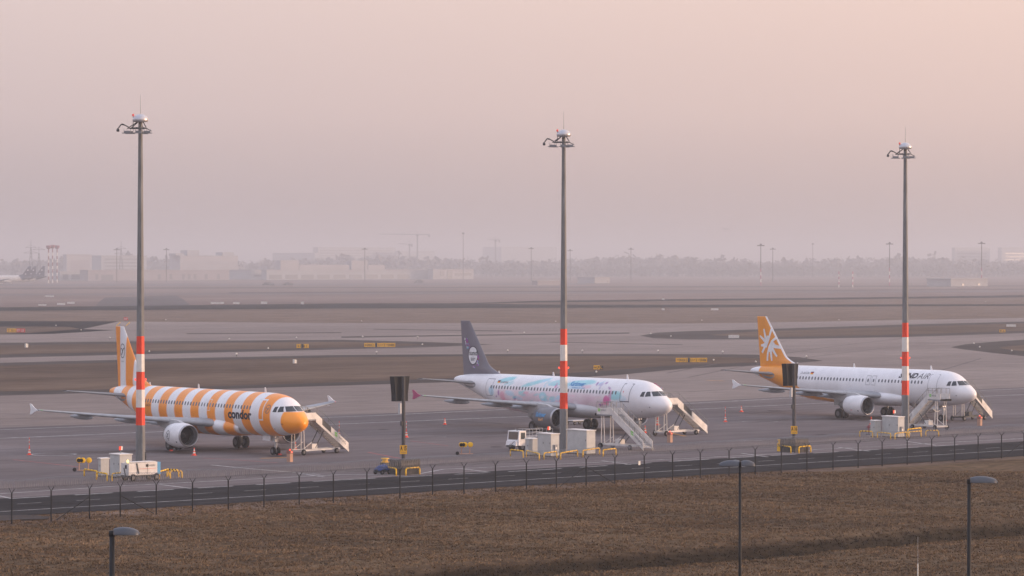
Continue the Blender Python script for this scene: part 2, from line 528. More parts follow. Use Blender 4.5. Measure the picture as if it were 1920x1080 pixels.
line_px('apron_line', [(XL, 827), (0, 806), (700, 779.5), (958, 767.5), (1282, 757), (1465, 747.5), (1920, 729), (XR, 710)], .5, M['paintwhite'])
line_px('apron_line', [(XL, 842), (0, 822), (290, 810), (700, 792.5), (985, 781), (1282, 768.5), (1562, 755), (1920, 740), (XR, 722)], .5, M['paintwhite'])
line_px('stand_edge_line', [(XL, 960), (0, 926), (230, 911), (640, 890), (780, 890), (830, 880), (1100, 868), (1280, 860), (1480, 850), (1530, 843), (1920, 822)], .28, M['paintwhite'])
line_px('stand_dashes', [(20, 935), (640, 900), (1000, 882), (1280, 864), (1800, 834)], .35, M['paintwhite'], dash=(3.6, 2.4))
for a, b in [((-10, 928), (22, 935)), ((300, 908.5), (358, 916)), ((560, 888), (608, 894.5)), ((868, 879.5), (918, 885.5)), ((1128, 864), (1182, 871)), ((1572, 839), (1630, 846)), ((1390, 850), (1440, 857)), ((1700, 828), (1755, 835))]:
    line_px('lead_line', [a, b], .3, M['paintwhite'])
line_px('stand_line', [(396, 872), (480, 880), (600, 890)], .3, M['paintwhite'])
line_px('stand_line', [(25, 862), (80, 868), (150, 876)], .25, M['paintred'])
line_px('stand_line', [(380, 859), (450, 863), (520, 868)], .25, M['paintred'])
line_px('stand_line', [(690, 848), (740, 858), (760, 861)], .3, M['paintred'])
line_px('stand_line', [(770, 827), (840, 836)], .2, M['paintred'])
line_px('stand_line', [(1340, 828), (1430, 826)], .25, M['paintwhite'])
line_px('stop_line', [(488, 859.5), (540, 858)], .6, M['paintyel'])
line_px('stop_line', [(1240, 808), (1285, 818)], .35, M['paintyel'])
line_px('stop_line', [(1325, 713), (1358, 714.5)], .6, M['paintyel'])
for pts_, w_ in [([(1250, 700), (1340, 683), (1440, 668), (1560, 650), (1700, 634)], .5), ([(1290, 708), (1400, 686), (1500, 672), (1640, 655), (1800, 640)], .4), ([(1220, 655), (1300, 650), (1400, 648), (1500, 650)], .5), ([(1470, 640), (1440, 646), (1470, 655), (1560, 664)], .35),
                 ([(760, 792), (860, 790), (960, 796)], .5), ([(660, 742), (760, 741), (900, 748)], .35), ([(30, 700 + 85), (120, 783), (230, 778)], .4), ([(700, 752), (560, 760), (420, 772)], .3), ([(1290, 735), (1400, 728), (1560, 722)], .4), ([(1840, 672), (1780, 690), (1700, 712)], .4),
                 ([(560, 632), (470, 640), (330, 646), (180, 652)], .4), ([(250, 640), (200, 634), (140, 630), (40, 628)], .5), ([(1130, 836), (1000, 830), (880, 838)], .3)]:
    line_px('tyre_mark', curve(pts_, 6), w_, M['tyremark'], .0185)
_rs = random.Random(5)
for px_, py_, r_ in [(330, 846, 1.3), (450, 842, 1.1), (516, 855, .9), (1000, 812, 1.4), (1105, 808, 1.1), (1200, 816, .9), (1580, 786, 1.3), (1665, 782, 1.0), (1768, 792, .9), (345, 838, 1.5), (1025, 806, 1.3), (1608, 780, 1.5), (420, 800, 1.0), (720, 805, .8), (1450, 770, 1.0), (610, 868, .7), (930, 838, .8), (1540, 815, .8)]:
    c_ = at(px_, py_)
    V_ = [(c_.x + r_ * _rs.uniform(.6, 1.25) * math.cos(q), c_.y + r_ * 1.6 * _rs.uniform(.6, 1.25) * math.sin(q), .0145) for q in np.linspace(0, 2 * math.pi, 15)[:-1]]
    tag(mesh('oil_stain', V_, [tuple(range(14))], M['stain']), kind='structure')
def ring_px(px, py, r, w_=.14):
    c = at(px, py); n = 40; V = []; Fs = []
    for k in range(n):
        t = 2 * math.pi * k / n
        for rr in (r - w_, r + w_):
            V.append((c.x + rr * math.cos(t), c.y + rr * math.sin(t), .013))
    for k in range(n):
        a, b = 2 * k, 2 * ((k + 1) % n)
        Fs.append((a, a + 1, b + 1, b))
    tag(mesh('painted_circle', V, Fs, M['paintwhite']), kind='structure')
ring_px(100, 852, 2.1); ring_px(800, 819.5, 2.0, .05); ring_px(1425, 790.5, 2.0, .04)

# ------------------------------------------------------------------ text
_tx = {}
def text2d(body, size=1.0, offset=0.0, shear=0.0, step=.15):
    cu = bpy.data.curves.new('lettering_curve', 'FONT')
    cu.body = body; cu.size = size; cu.offset = offset; cu.shear = shear
    cu.resolution_u = 3
    o = bpy.data.objects.new('lettering_tmp', cu)
    sc.collection.objects.link(o)
    dg = bpy.context.evaluated_depsgraph_get()
    me = bpy.data.meshes.new_from_object(o.evaluated_get(dg))
    bpy.data.objects.remove(o)
    bpy.data.curves.remove(cu)
    bm = bmesh.new()
    bm.from_mesh(me)
    bpy.data.meshes.remove(me)
    ysv = [v.co.y for v in bm.verts]
    if ysv and step:
        y = min(ysv) + step
        while y < max(ysv):
            geo = bm.verts[:] + bm.edges[:] + bm.faces[:]
            bmesh.ops.bisect_plane(bm, geom=geo, plane_co=(0, y, 0), plane_no=(0, 1, 0))
            y += step
    V = np.array([v.co[:] for v in bm.verts])
    bm.verts.index_update()
    Fs = [tuple(v.index for v in f.verts) for f in bm.faces]
    bm.free()
    return V, Fs
def text_box(body, width, height, **k):
    """text scaled to fill a width x height box; returns verts from (0,0)"""
    V, Fs = text2d(body, 1.0, step=0, **k)
    mn, mx = V.min(0), V.max(0)
    V = (V - mn) / np.maximum(mx - mn, 1e-6) * np.array([width, height, 0])
    return V, Fs
def text_on(body, width, height, fn, m, parent, name='lettering', step=.15, **k):
    V, Fs = text_box(body, width, height, **k)
    bm = bmesh.new()
    vs = [bm.verts.new(v) for v in V]
    for f in Fs:
        try: bm.faces.new([vs[i] for i in f])
        except ValueError: pass
    if step:
        y = step
        while y < height:
            bmesh.ops.bisect_plane(bm, geom=bm.verts[:] + bm.edges[:] + bm.faces[:], plane_co=(0, y, 0), plane_no=(0, 1, 0))
            y += step
    bm.verts.index_update()
    P = [fn(v.co.x, v.co.y) for v in bm.verts]
    Fs = [tuple(v.index for v in f.verts) for f in bm.faces]
    bm.free()
    return mesh(name, P, Fs, m, parent)

# ------------------------------------------------------------------ airliner
WB = 17.71
ZC = 3.83
_a = np.array([0, .1, .3, .6, 1.0, 1.5, 2.0, 2.5, 3.0, 3.5, 4.5, 5.5, 6.5, 12, 20, 24, 26, 28, 30, 32, 34, 36, 37.2, 37.57])
_t = np.array([-.66, -.34, -.1, .13, .37, .64, 1.02, 1.40, 1.68, 1.85, 2.0, 2.06, 2.07, 2.07, 2.07, 2.07, 2.07, 2.07, 2.06, 2.02, 1.93, 1.75, 1.50, 1.2])
_b = np.array([-.66, -.96, -1.18, -1.35, -1.5, -1.64, -1.74, -1.82, -1.88, -1.94, -2.02, -2.06, -2.07, -2.07, -2.07, -2.07, -1.98, -1.68, -1.18, -.58, .05, .62, 1.0, 1.2])
_w = np.array([0, .34, .62, .88, 1.14, 1.38, 1.57, 1.70, 1.79, 1.86, 1.94, 1.97, 1.975, 1.975, 1.975, 1.975, 1.94, 1.80, 1.54, 1.22, .88, .52, .25, 0.0])
def pchip(x, y):
    h = np.diff(x); d = np.diff(y) / h
    m = np.zeros_like(y)
    for i in range(1, len(x) - 1):
        if d[i - 1] * d[i] > 0:
            w1, w2 = 2 * h[i] + h[i - 1], h[i] + 2 * h[i - 1]
            m[i] = (w1 + w2) / (w1 / d[i - 1] + w2 / d[i])
    m[0] = d[0]; m[-1] = d[-1]
    def f(q):
        q = np.clip(q, x[0], x[-1])
        i = np.clip(np.searchsorted(x, q) - 1, 0, len(x) - 2)
        t = (q - x[i]) / h[i]
        return (1 + 2 * t) * (1 - t) ** 2 * y[i] + t * (1 - t) ** 2 * h[i] * m[i] + t * t * (3 - 2 * t) * y[i + 1] + t * t * (t - 1) * h[i] * m[i + 1]
    return f
_sa = np.sqrt(_a)
_ft, _fb, _fw = pchip(_sa, _t), pchip(_sa, _b), pchip(_sa, _w)
def fus(a):
    s = np.sqrt(np.maximum(a, 0))
    t, b, w_ = _ft(s), _fb(s), _fw(s)
    return (t + b) / 2, (t - b) / 2, w_
def fus_y(a, z):                        # half width of the hull at station a and height z (above ground)
    c, h, w_ = fus(a)
    q = 1 - ((z - ZC - c) / max(h, 1e-4)) ** 2
    return float(w_ * math.sqrt(max(q, 0)))
def hull(off=.012):                     # (a, z) on the starboard side -> local point
    return lambda a, z: Vector((WB - a, -(fus_y(a, z) + off), z))
def fin_le(z):
    base = 30.25 + (z - 5.75) * (34.6 - 30.25) / 6.01
    return base - (1.9 * ((7.1 - z) / 1.35) ** 2 if z < 7.1 else 0)
def fin_te(z): return 35.75 + (z - 5.75) * .55 / 6.01
def fin_y(a, z):
    le, te = fin_le(z), fin_te(z)
    x = min(max((a - le) / (te - le), 0), 1)
    c = min(te - le, 5.6)
    return 5 * .105 * c * (.2969 * math.sqrt(x) - .126 * x - .3516 * x ** 2 + .2843 * x ** 3 - .1015 * x ** 4) + .004
def fin_pt(off=.012):
    return lambda a, z: Vector((WB - a, -(fin_y(a, z) + off), z))

WHITE = (.74, .74, .77); ORANGE = (.86, .27, .004); OR3 = (.78, .28, .006)
def smooth(x, a, b):
    t = np.clip((x - a) / (b - a), 0, 1)
    return t * t * (3 - 2 * t)
def mixc(c, k, m_):
    return c * (1 - m_[:, None]) + np.array(k)[None] * m_[:, None]
STR = [(37.7, 35.7), (33.45, 31.8), (30.3, 28.65), (27.15, 25.52), (24.0, 22.4), (20.9, 19.3), (17.75, 16.15), (14.55, 13.0), (11.3, 9.72), (8.15, 6.55), (4.95, 3.12)]
def liv_stripes(a, y, z):
    c = np.tile(np.array(WHITE), (len(a), 1))
    for hi, lo in STR:
        c = mixc(c, ORANGE, smooth(a, lo - .04, lo + .04) * (1 - smooth(a, hi - .04, hi + .04)))
    zr = z - ZC
    nose = (1 - smooth(a, 1.72, 1.8)) * (1 - smooth(zr, .38, .44))
    return mixc(c, (.92, .31, .002), nose)
def liv_mural(a, y, z):
    c = np.tile(np.array(WHITE), (len(a), 1))
    nz = wob(a, z * 1.6, 1.1) * .5 + wob(a, z * 2, 2.7, 1) * .35 + wob(a, z * 2, 6.1, 2.) * .2
    stb = (y < 0)
    inn = smooth(a, 7.8, 9.5) * (1 - smooth(a, 26.5, 28.2))
    pink = inn * (1 - smooth(z + nz * .55, 4.0, 4.6)) * (.35 + .45 * smooth(nz, -.6, .8))
    c = mixc(c, (.70, .36, .47), pink * .75)
    c = mixc(c, (.62, .50, .62), inn * smooth(nz, -.1, .7) * (1 - smooth(z, 4.6, 5.4)) * .35)
    def blob(a0, z0, ra, rz, col_, k=.9, rot=0.):
        nonlocal c
        da, dz = a - a0, z - z0
        u = da * math.cos(rot) + dz * math.sin(rot); v = -da * math.sin(rot) + dz * math.cos(rot)
        d = (u / ra) ** 2 + (v / rz) ** 2 + nz * .45
        c = mixc(c, col_, (1 - smooth(d, .55, 1.15)) * k)
    CY = (.24, .60, .66); LB = (.36, .62, .78); TE = (.03, .30, .28); PK = (.75, .30, .42); MG = (.62, .06, .32); PU = (.26, .07, .34)
    blob(26.2, 5.35, 1.7, .28, CY, .85, -.18)
    blob(28.4, 4.1, .6, .6, LB, .7)
    blob(20.6, 5.2, 2.6, .24, CY, .75, -.22)
    blob(17.1, 5.25, 1.5, .34, CY, .7, -.1)
    blob(22.5, 3.9, .8, .3, CY, .6, .2); blob(24.8, 3.9, .9, .3, LB, .6, .2)
    blob(18.9, 3.7, .7, .55, CY, .75); blob(15.8, 3.6, .8, .4, LB, .65)
    blob(12.9, 5.35, 2.4, .34, CY, .85, -.06); blob(13.6, 5.0, 1.8, .35, LB, .6)
    blob(6.6, 4.2, 1.1, .5, CY, .85); blob(5.6, 3.9, .9, .3, LB, .45)
    blob(11.8, 5.0, .9, .2, PK, .4)
    blob(26.2, 3.6, .5, .5, PK, .6); blob(21.5, 2.95, .5, .2, PK, .6)
    blob(8.1, 3.65, .55, .5, MG, .85); blob(7.5, 4.1, .25, .7, MG, .55); blob(8.3, 3.25, .7, .2, PK, .7)
    blob(9.1, 3.15, .35, .14, PU, .9); blob(7.9, 4.95, .35, .1, PU, .8, .4)
    blob(10.3, 5.35, .22, .16, PU, .85, .6); blob(9.6, 5.3, .4, .2, (.45, .42, .62), .8); blob(8.9, 5.45, .25, .13, PU, .7); blob(9.5, 4.95, .12, .3, (.45, .42, .62), .8)
    blob(23.9, 3.4, .26, .26, PU, .8); blob(26.9, 3.9, .18, .35, PU, .7); blob(27.4, 3.5, .15, .1, PU, .8)
    blob(17.0, 4.95, .22, .3, MG, .7); blob(16.6, 4.75, .16, .12, PU, .7)
    rb = random.Random(12)
    for _ in range(46):
        a0_ = rb.uniform(9.5, 27.5); up_ = rb.random() < .3
        z0_ = rb.uniform(4.85, 5.5) if up_ else rb.uniform(2.9, 4.15)
        blob(a0_, z0_, rb.uniform(.2, .8), rb.uniform(.06, .22), rb.choice([CY, LB, CY] if up_ else [PK, PK, CY, LB, (.78, .5, .6), (.86, .8, .84)]), rb.uniform(.4, .75), rb.uniform(-.5, .2))
    belly = (1 - smooth(z + nz * .12, 2.55, 2.75)) * smooth(a, 8.7, 9.2) * (1 - smooth(a, 20.5, 22.5))
    c = mixc(c, TE, belly * .85)
    return c
def liv_plain(a, y, z):
    c = np.tile(np.array(WHITE), (len(a), 1))
    lim = np.interp(z, [2.0, 2.4, 3.0, 4.5, 5.9], [20.5, 23.5, 26.6, 28.9, 30.0])
    o = smooth(a, lim - .05, lim + .05) * (1 - smooth(a, 35.3, 35.4))
    return mixc(c, OR3, o)
def liv_far(a, y, z):
    c = np.tile(np.array((.62, .60, .58)), (len(a), 1))
    return mixc(c, (.012, .02, .06), smooth(a + (z - 4) * .7, 29.5, 30.2))

P_FUS = paintmat('fuselage_paint', .36, .08)
P_FIN = paintmat('fin_paint', .38)

def airfoil(n=9):
    x = (1 - np.cos(np.linspace(0, np.pi, n))) / 2
    t = 5 * (.2969 * np.sqrt(x) - .126 * x - .3516 * x ** 2 + .2843 * x ** 3 - .1036 * x ** 4)
    up = [(xx, tt) for xx, tt in zip(x[::-1], t[::-1])]
    lo = [(xx, -tt * .85) for xx, tt in zip(x[1:-1], t[1:-1])]
    return up + lo
def loft_wing(name, secs, side, m, parent, smooth_=True):
    af = airfoil()
    n = len(af); V = []; Fs = []
    for (y, le, ch, z, tc_) in secs:
        for (x, t) in af:
            V.append((WB - (le + x * ch), side * y, z + t * ch * tc_ + .02 * ch * math.sin(math.pi * x)))
    for i in range(len(secs) - 1):
        for k in range(n):
            k2 = (k + 1) % n
            Fs.append((i * n + k, i * n + k2, (i + 1) * n + k2, (i + 1) * n + k))
    Fs.append(tuple(range(n))); Fs.append(tuple(range((len(secs) - 1) * n, len(secs) * n))[::-1])
    return mesh(name, V, Fs, m, parent, smooth_)

def wheel_parts(mbt, mbh, c, r, wd):
    cx, cy, cz = c
    mbt.lathe([(-wd / 2, r * .55), (-wd / 2, r * .9), (-wd * .36, r), (wd * .36, r), (wd / 2, r * .9), (wd / 2, r * .55)], c, 'y', 22, True)
    mbh.lathe([(-wd / 2 - .012, r * .5), (-wd * .3, r * .3), (wd * .3, r * .3), (wd / 2 + .012, r * .5)], c, 'y', 16, True)

def airliner(label, loc, head, livery, fincol, nacelle, tips, emblem, detail=True, group=None, windows=None, cat='airliner', belly=None):
    t = thing('airliner', label, cat, loc, -head, group)
    # fuselage
    st = np.concatenate([[0.0005, .01, .03, .06, .1, .16, .23, .32, .42, .52, .64, .76, .88], np.arange(1.0, 37.5, .1 if detail else .7), [37.5, 37.56]])
    N_ = 96 if detail else 20
    th = np.linspace(0, 2 * np.pi, N_, endpoint=False)
    c, h, w_ = fus(st)
    A, T = np.meshgrid(st, th, indexing='ij')
    Yl = w_[:, None] * np.cos(T); Zl = ZC + c[:, None] + h[:, None] * np.sin(T)
    V = np.stack([WB - A, Yl, Zl], -1).reshape(-1, 3)
    Fs = [(i * N_ + k, i * N_ + (k + 1) % N_, (i + 1) * N_ + (k + 1) % N_, (i + 1) * N_ + k) for i in range(len(st) - 1) for k in range(N_)]
    Fs += [tuple(range(N_))[::-1], tuple(range((len(st) - 1) * N_, len(st) * N_))]
    colr = livery(A.ravel(), Yl.ravel(), Zl.ravel())
    fo = mesh('fuselage', V, Fs, P_FUS, t, True, colr)
    # belly fairing
    n2 = 40; V = []; Fs = []
    prof_ = [(9.3, .02), (9.8, .35), (10.6, .66), (11.8, .88), (13.5, 1), (18, 1), (20.5, .93), (22, .75), (23.2, .45), (24, .05)]
    fa = np.linspace(9.3, 24, 50)
    fv = pchip(np.array([q[0] for q in prof_]), np.array([q[1] for q in prof_]))(fa)
    for a_, s_ in zip(fa, fv):
        for k in range(n2):
            q = 2 * math.pi * k / n2
            V.append((WB - a_, (1.55 + .68 * s_) * math.copysign(abs(math.cos(q)) ** .8, math.cos(q)), 2.55 + (-.05 + (.62 + .38 * s_) * math.sin(q)) * 1.0))
    Fs = [(i * n2 + k, i * n2 + (k + 1) % n2, (i + 1) * n2 + (k + 1) % n2, (i + 1) * n2 + k) for i in range(49) for k in range(n2)]
    V = np.array(V)
    cb = livery(WB - V[:, 0], V[:, 1], V[:, 2]) if belly is None else np.tile(np.array(belly), (len(V), 1))
    mesh('belly_fairing', V, Fs, P_FUS, t, True, cb)
    # wings
    for side in (-1, 1):
        secs = [(1.2, 12.25, 7.2, 2.55, .14), (1.95, 12.7, 6.6, 2.66, .14), (6.4, 15.0, 4.45, 3.06, .115), (11.7, 17.85, 2.95, 3.56, .105), (16.9, 20.65, 1.6, 4.1, .10)]
        wg = loft_wing('wing', secs, side, M['wing'], t)
        z = 4.12
        q = [(20.9, z), (21.5, z + .18), (22.2, z + .56), (22.5, z + .58), (22.3, z + .02), (22.48, z - .43), (22.2, z - .43), (21.5, z - .17)]
        MB().prism([(WB - a_, side * 16.93, z_) for a_, z_ in q], (0, 0, 0), (0, side * .07, 0)).build('wingtip_fence', tips, wg)
        if detail:
            for y in (4.4, 7.9, 12.4):
                le = np.interp(y, [1.95, 6.4, 16.9], [12.7, 15, 20.65]); ch = np.interp(y, [1.95, 6.4, 11.7, 16.9], [6.6, 4.45, 2.95, 1.6]); zz = np.interp(y, [1.95, 16.9], [2.66, 4.1])
                L_ = 1.2 + ch * .42
                pr = [(-L_ * (1 - 1e-3), .01), (-L_ * .85, .13), (-L_ * .5, .2), (0, .22), (L_ * .5, .17), (L_ * .9, .07), (L_, .01)]
                b = MB().lathe([(WB - (le + ch - .35) - q0, r0) for q0, r0 in pr], (0, side * y, zz - .28), 'x', 12, True)
                b.V = [(v[0], v[1], (v[2] - (zz - .28)) * 1.25 + zz - .28) for v in b.V]
                b.build('flap_fairing', M['wing'], wg, True)
            MB().tube((WB - 20.6, side * 16.6, 4.1), (WB - 20.7, side * 16.75, 4.1), .06).build('navigation_light', M['redlens'] if side > 0 else M['green'], wg)
    # tailplane
    for side in (-1, 1):
        loft_wing('tailplane', [(.25, 31.6, 4.3, 4.70, .10), (1.0, 32.05, 3.75, 4.76, .10), (6.22, 35.0, 1.4, 5.27, .09)], side, M['tailgrey'], t)
    if detail:
        mesh('root_seal', [hull(.02)(33.3 + 1.35 * math.cos(q), 4.62 + .42 * math.sin(q)) for q in np.linspace(0, 2 * math.pi, 25)[:-1]], [tuple(range(24))], M['wing'], t)
    # fin
    zs = np.linspace(5.3, 11.76, 90 if detail else 5); nx_ = 80 if detail else 6
    V = []; Fs = []; AA = []; ZZ = []
    for s in (-1, 1):
        b0 = len(V)
        for z in zs:
            le, te = fin_le(z), fin_te(z)
            for k in range(nx_):
                x = (1 - math.cos(math.pi * k / (nx_ - 1))) / 2
                a_ = le + x * (te - le)
                V.append((WB - a_, s * (fin_y(a_, z) if 0 < k < nx_ - 1 else .004), z)); AA.append(a_); ZZ.append(z)
        for i in range(len(zs) - 1):
            for k in range(nx_ - 1):
                f = (b0 + i * nx_ + k, b0 + i * nx_ + k + 1, b0 + (i + 1) * nx_ + k + 1, b0 + (i + 1) * nx_ + k)
                Fs.append(f if s < 0 else f[::-1])
    o1 = (len(zs) - 1) * nx_; o2 = len(zs) * nx_ + o1
    Fs += [(o1 + k, o1 + k + 1, o2 + k + 1, o2 + k) for k in range(nx_ - 1)]
    fin = mesh('fin', V, Fs, P_FIN, t, True, fincol(np.array(AA), np.array(ZZ)))
    # engines
    for side in (-1, 1):
        e = MB().lathe([(11.62, 1.06), (11.85, 1.13), (12.3, 1.19), (13.0, 1.215), (13.8, 1.16), (14.5, 1.03), (14.62, .98), (14.6, .93), (14.2, .92)][::1], (0, 0, 0), 'x', 40)
        e.V = [(WB - v[0], v[1] + side * 5.75, v[2] + 1.72) for v in e.V]
        en = e.build('engine', nacelle, t, True)
        l = MB().lathe([(12.75, .86), (12.0, .87), (11.6, .905), (11.44, .95), (11.40, .99), (11.45, 1.03), (11.62, 1.061)], (0, 0, 0), 'x', 40)
        l.V = [(WB - v[0], v[1] + side * 5.75, v[2] + 1.72) for v in l.V]
        l.build('intake_lip', M['polish'], en, True)
        if not detail: continue
        l = MB().lathe([(12.75, .865), (12.02, .868)], (0, 0, 0), 'x', 40)
        l.V = [(WB - v[0], v[1] * .995 + side * 5.75, v[2] * .995 + 1.72) for v in l.V]
        l.build('intake_duct', M['dgrey'], en, True)
        fb = MB()
        for k in range(36):
            q = 2 * math.pi * k / 36
            d = Vector((0, math.cos(q), math.sin(q))); tq = Vector((0, -math.sin(q), math.cos(q)))
            c0 = Vector((WB - 12.62, side * 5.75, 1.72))
            fb.add([c0 + d * .25 - tq * .02, c0 + d * .86 - tq * .09 + Vector((-.0, 0, 0)), c0 + d * .86 + tq * .05 + Vector((-.14, 0, 0)), c0 + d * .25 + tq * .025 + Vector((-.14, 0, 0))], [(0, 1, 2, 3)])
        fb.build('fan', M['fan'], en)
        MB().lathe([(WB - 12.2, .01), (WB - 12.3, .12), (WB - 12.5, .22), (WB - 12.75, .29)], (0, side * 5.75, 1.72), 'x', 20).build('spinner', M['dgrey'], en, True)
        MB().lathe([(WB - 12.76, .01), (WB - 12.77, .87)], (0, side * 5.75, 1.72), 'x', 24).build('fan_case', M['black'], en)
        MB().lathe([(WB - 14.2, .93), (WB - 14.22, .66), (WB - 15.3, .52), (WB - 15.75, .42), (WB - 15.75, .34), (WB - 16.3, .08)], (0, side * 5.75, 1.72), 'x', 28).build('exhaust_core', M['steel'], en, True)
        q = [(12.3, 2.82), (13.3, 3.12), (15.2, 3.22), (17.6, 2.95), (17.0, 2.6), (15.8, 2.15), (14.4, 2.3), (12.3, 2.5)]
        MB().prism([(WB - a_, side * 5.75 - .19, z_) for a_, z_ in q], (0, 0, 0), (0, .38, 0)).build('pylon', M['lgrey'], en)
    if detail:
        # main gear
        for side in (-1, 1):
            g_ = MB().tube((0, side * 3.8, .58), (0, side * 3.8, 2.7), .13, .16, 12).tube((0, side * 3.8, 1.9), (-.1, side * 2.6, 2.6), .07).tube((0, side * 3.2, .58), (0, side * 4.4, .58), .09).tube((-.18, side * 3.8, .7), (-.35, side * 3.8, 1.3), .05).tube((-.35, side * 3.8, 1.3), (-.05, side * 3.8, 1.8), .05)
            g_.box(-.75, .65, side * 4.32 - .03, side * 4.32 + .03, 1.5, 2.75)
            go = g_.build('main_gear', M['lgrey'], t)
            for s2 in (-1, 1):
                a_, b_ = MB(), MB()
                wheel_parts(a_, b_, (0, side * 3.8 + s2 * .46, .585), .585, .42)
                wo = a_.build('wheel', M['black'], go, True)
                b_.build('hub', M['hub'], wo)
        nx0 = WB - 5.07
        g_ = MB().tube((nx0, 0, .39), (nx0 + .12, 0, 2.1), .09, .12, 12).tube((nx0, -.32, .39), (nx0, .32, .39), .06).tube((nx0 + .1, 0, 1.3), (nx0 - .9, 0, 2.0), .05).tube((nx0 + .16, 0, .6), (nx0 + .38, 0, 1.0), .04).tube((nx0 + .38, 0, 1.0), (nx0 + .12, 0, 1.4), .04)
        g_.box(nx0 - .2, nx0 + .25, -.2, .2, 1.25, 1.5)
        ng = g_.build('nose_gear', M['lgrey'], t)
        for s2 in (-1, 1):
            a_, b_ = MB(), MB()
            wheel_parts(a_, b_, (nx0, s2 * .25, .385), .385, .23)
            wo = a_.build('wheel', M['black'], ng, True)
            b_.build('hub', M['hub'], wo)
            MB().box(nx0 - 1.6, nx0 - .25, s2 * .42 - .015, s2 * .42 + .015, 1.35, 1.95).build('gear_door', M['white'], ng)
            MB().tube((nx0 + .2, s2 * .16, 1.72), (nx0 + .27, s2 * .16, 1.72), .08, .09).build('headlight', M['polish'], ng)
        # cockpit windows: quads solved on the hull
        def side_pane(q, off=.02, sgn=-1):
            n = 7; V = []
            for i in range(n):
                for j in range(n):
                    u, v = i / (n - 1), j / (n - 1)
                    a_ = (q[0][0] * (1 - u) + q[1][0] * u) * (1 - v) + (q[3][0] * (1 - u) + q[2][0] * u) * v
                    z_ = (q[0][1] * (1 - u) + q[1][1] * u) * (1 - v) + (q[3][1] * (1 - u) + q[2][1] * u) * v
                    V.append((WB - a_ + off * .6, sgn * (fus_y(a_, z_ + ZC) + off), z_ + ZC))
            return V, [(i * n + j, (i + 1) * n + j, (i + 1) * n + j + 1, i * n + j + 1) for i in range(n - 1) for j in range(n - 1)]
        def front_pane(q, off=.022):
            n = 8; V = []
            for i in range(n):
                for j in range(n):
                    u, v = i / (n - 1), j / (n - 1)
                    y_ = (q[0][0] * (1 - u) + q[1][0] * u) * (1 - v) + (q[3][0] * (1 - u) + q[2][0] * u) * v
                    z_ = (q[0][1] * (1 - u) + q[1][1] * u) * (1 - v) + (q[3][1] * (1 - u) + q[2][1] * u) * v
                    lo, hi = .3, 5.0
                    for _ in range(28):
                        m_ = (lo + hi) / 2
                        c_, h_, w2 = fus(m_)
                        if (y_ / w2) ** 2 + ((z_ - c_) / h_) ** 2 > 1: lo = m_
                        else: hi = m_
                    V.append((WB - lo + off, y_ * 1.008, z_ + ZC + off * .7))
            return V, [(i * n + j, (i + 1) * n + j, (i + 1) * n + j + 1, i * n + j + 1) for i in range(n - 1) for j in range(n - 1)]
        for sgn in (-1, 1):
            for q in ([(1.77, .42), (2.27, .37), (2.35, .89), (2.12, .90)], [(2.40, .37), (2.86, .38), (2.76, .86), (2.47, .89)]):
                V, Fs = side_pane(q, sgn=sgn)
                mesh('cockpit_window', V, Fs, M['glass'], t, True)
            V, Fs = front_pane([(sgn * .05, .46), (sgn * .95, .42), (sgn * .79, .89), (sgn * .045, .93)])
            mesh('cockpit_window', V, Fs, M['glass'], t, True)
        # cabin windows
        hf = hull(.012)
        for a_ in windows:
            P = []
            for k in range(12):
                q = 2 * math.pi * k / 12
                P.append(hf(a_ + .125 * math.copysign(abs(math.cos(q)) ** .7, math.cos(q)), 4.5 + .19 * math.copysign(abs(math.sin(q)) ** .7, math.sin(q))))
            mesh('cabin_window', P, [tuple(range(12))], M['window'], t)
        # doors as outlined panels
        def outline(a0, a1, z0, z1, wl_, m_, name='door', sill=False):
            V = []; Fs = []
            zz = np.linspace(z0, z1, 14)
            for (ea, eb) in ((a0, a0 + wl_), (a1 - wl_, a1)):
                k = len(V)
                for z_ in zz:
                    V.append(hf(ea, z_)); V.append(hf(eb, z_))
                Fs += [(k + 2 * i, k + 2 * i + 1, k + 2 * i + 3, k + 2 * i + 2) for i in range(13)]
            for (za, zb) in ((z0, z0 + (wl_ if not sill else .12)), (z1 - wl_, z1)):
                k = len(V)
                for a_ in (a0 + wl_, a1 - wl_):
                    V.append(hf(a_, za)); V.append(hf(a_, zb))
                Fs.append((k, k + 2, k + 3, k + 1))
            return mesh(name, V, Fs, m_, t)
        return_extras = outline
        t['_'] = 0
        del t['_']
        for a_, hgt in ((6.7, .5), (19.3, .45), (29.0, .35)):
            MB().prism([(WB - a_, -.02, 5.85), (WB - a_ - .32, -.02, 5.85), (WB - a_ - .30, -.02, 5.88 + hgt), (WB - a_ - .14, -.02, 5.88 + hgt)], (0, 0, 0), (0, .04, 0)).build('antenna', M['white'], t)
        MB().tube(hull(-.02)(1.6, 3.1), hull(.05)(1.6, 3.1), .05).build('sensor', M['dgrey'], t)
        MB().tube(hull(-.02)(2.9, 2.6), hull(.05)(2.9, 2.6), .04).build('sensor', M['dgrey'], t)
        return t, fin, outline, hf
    return t, fin, None, None

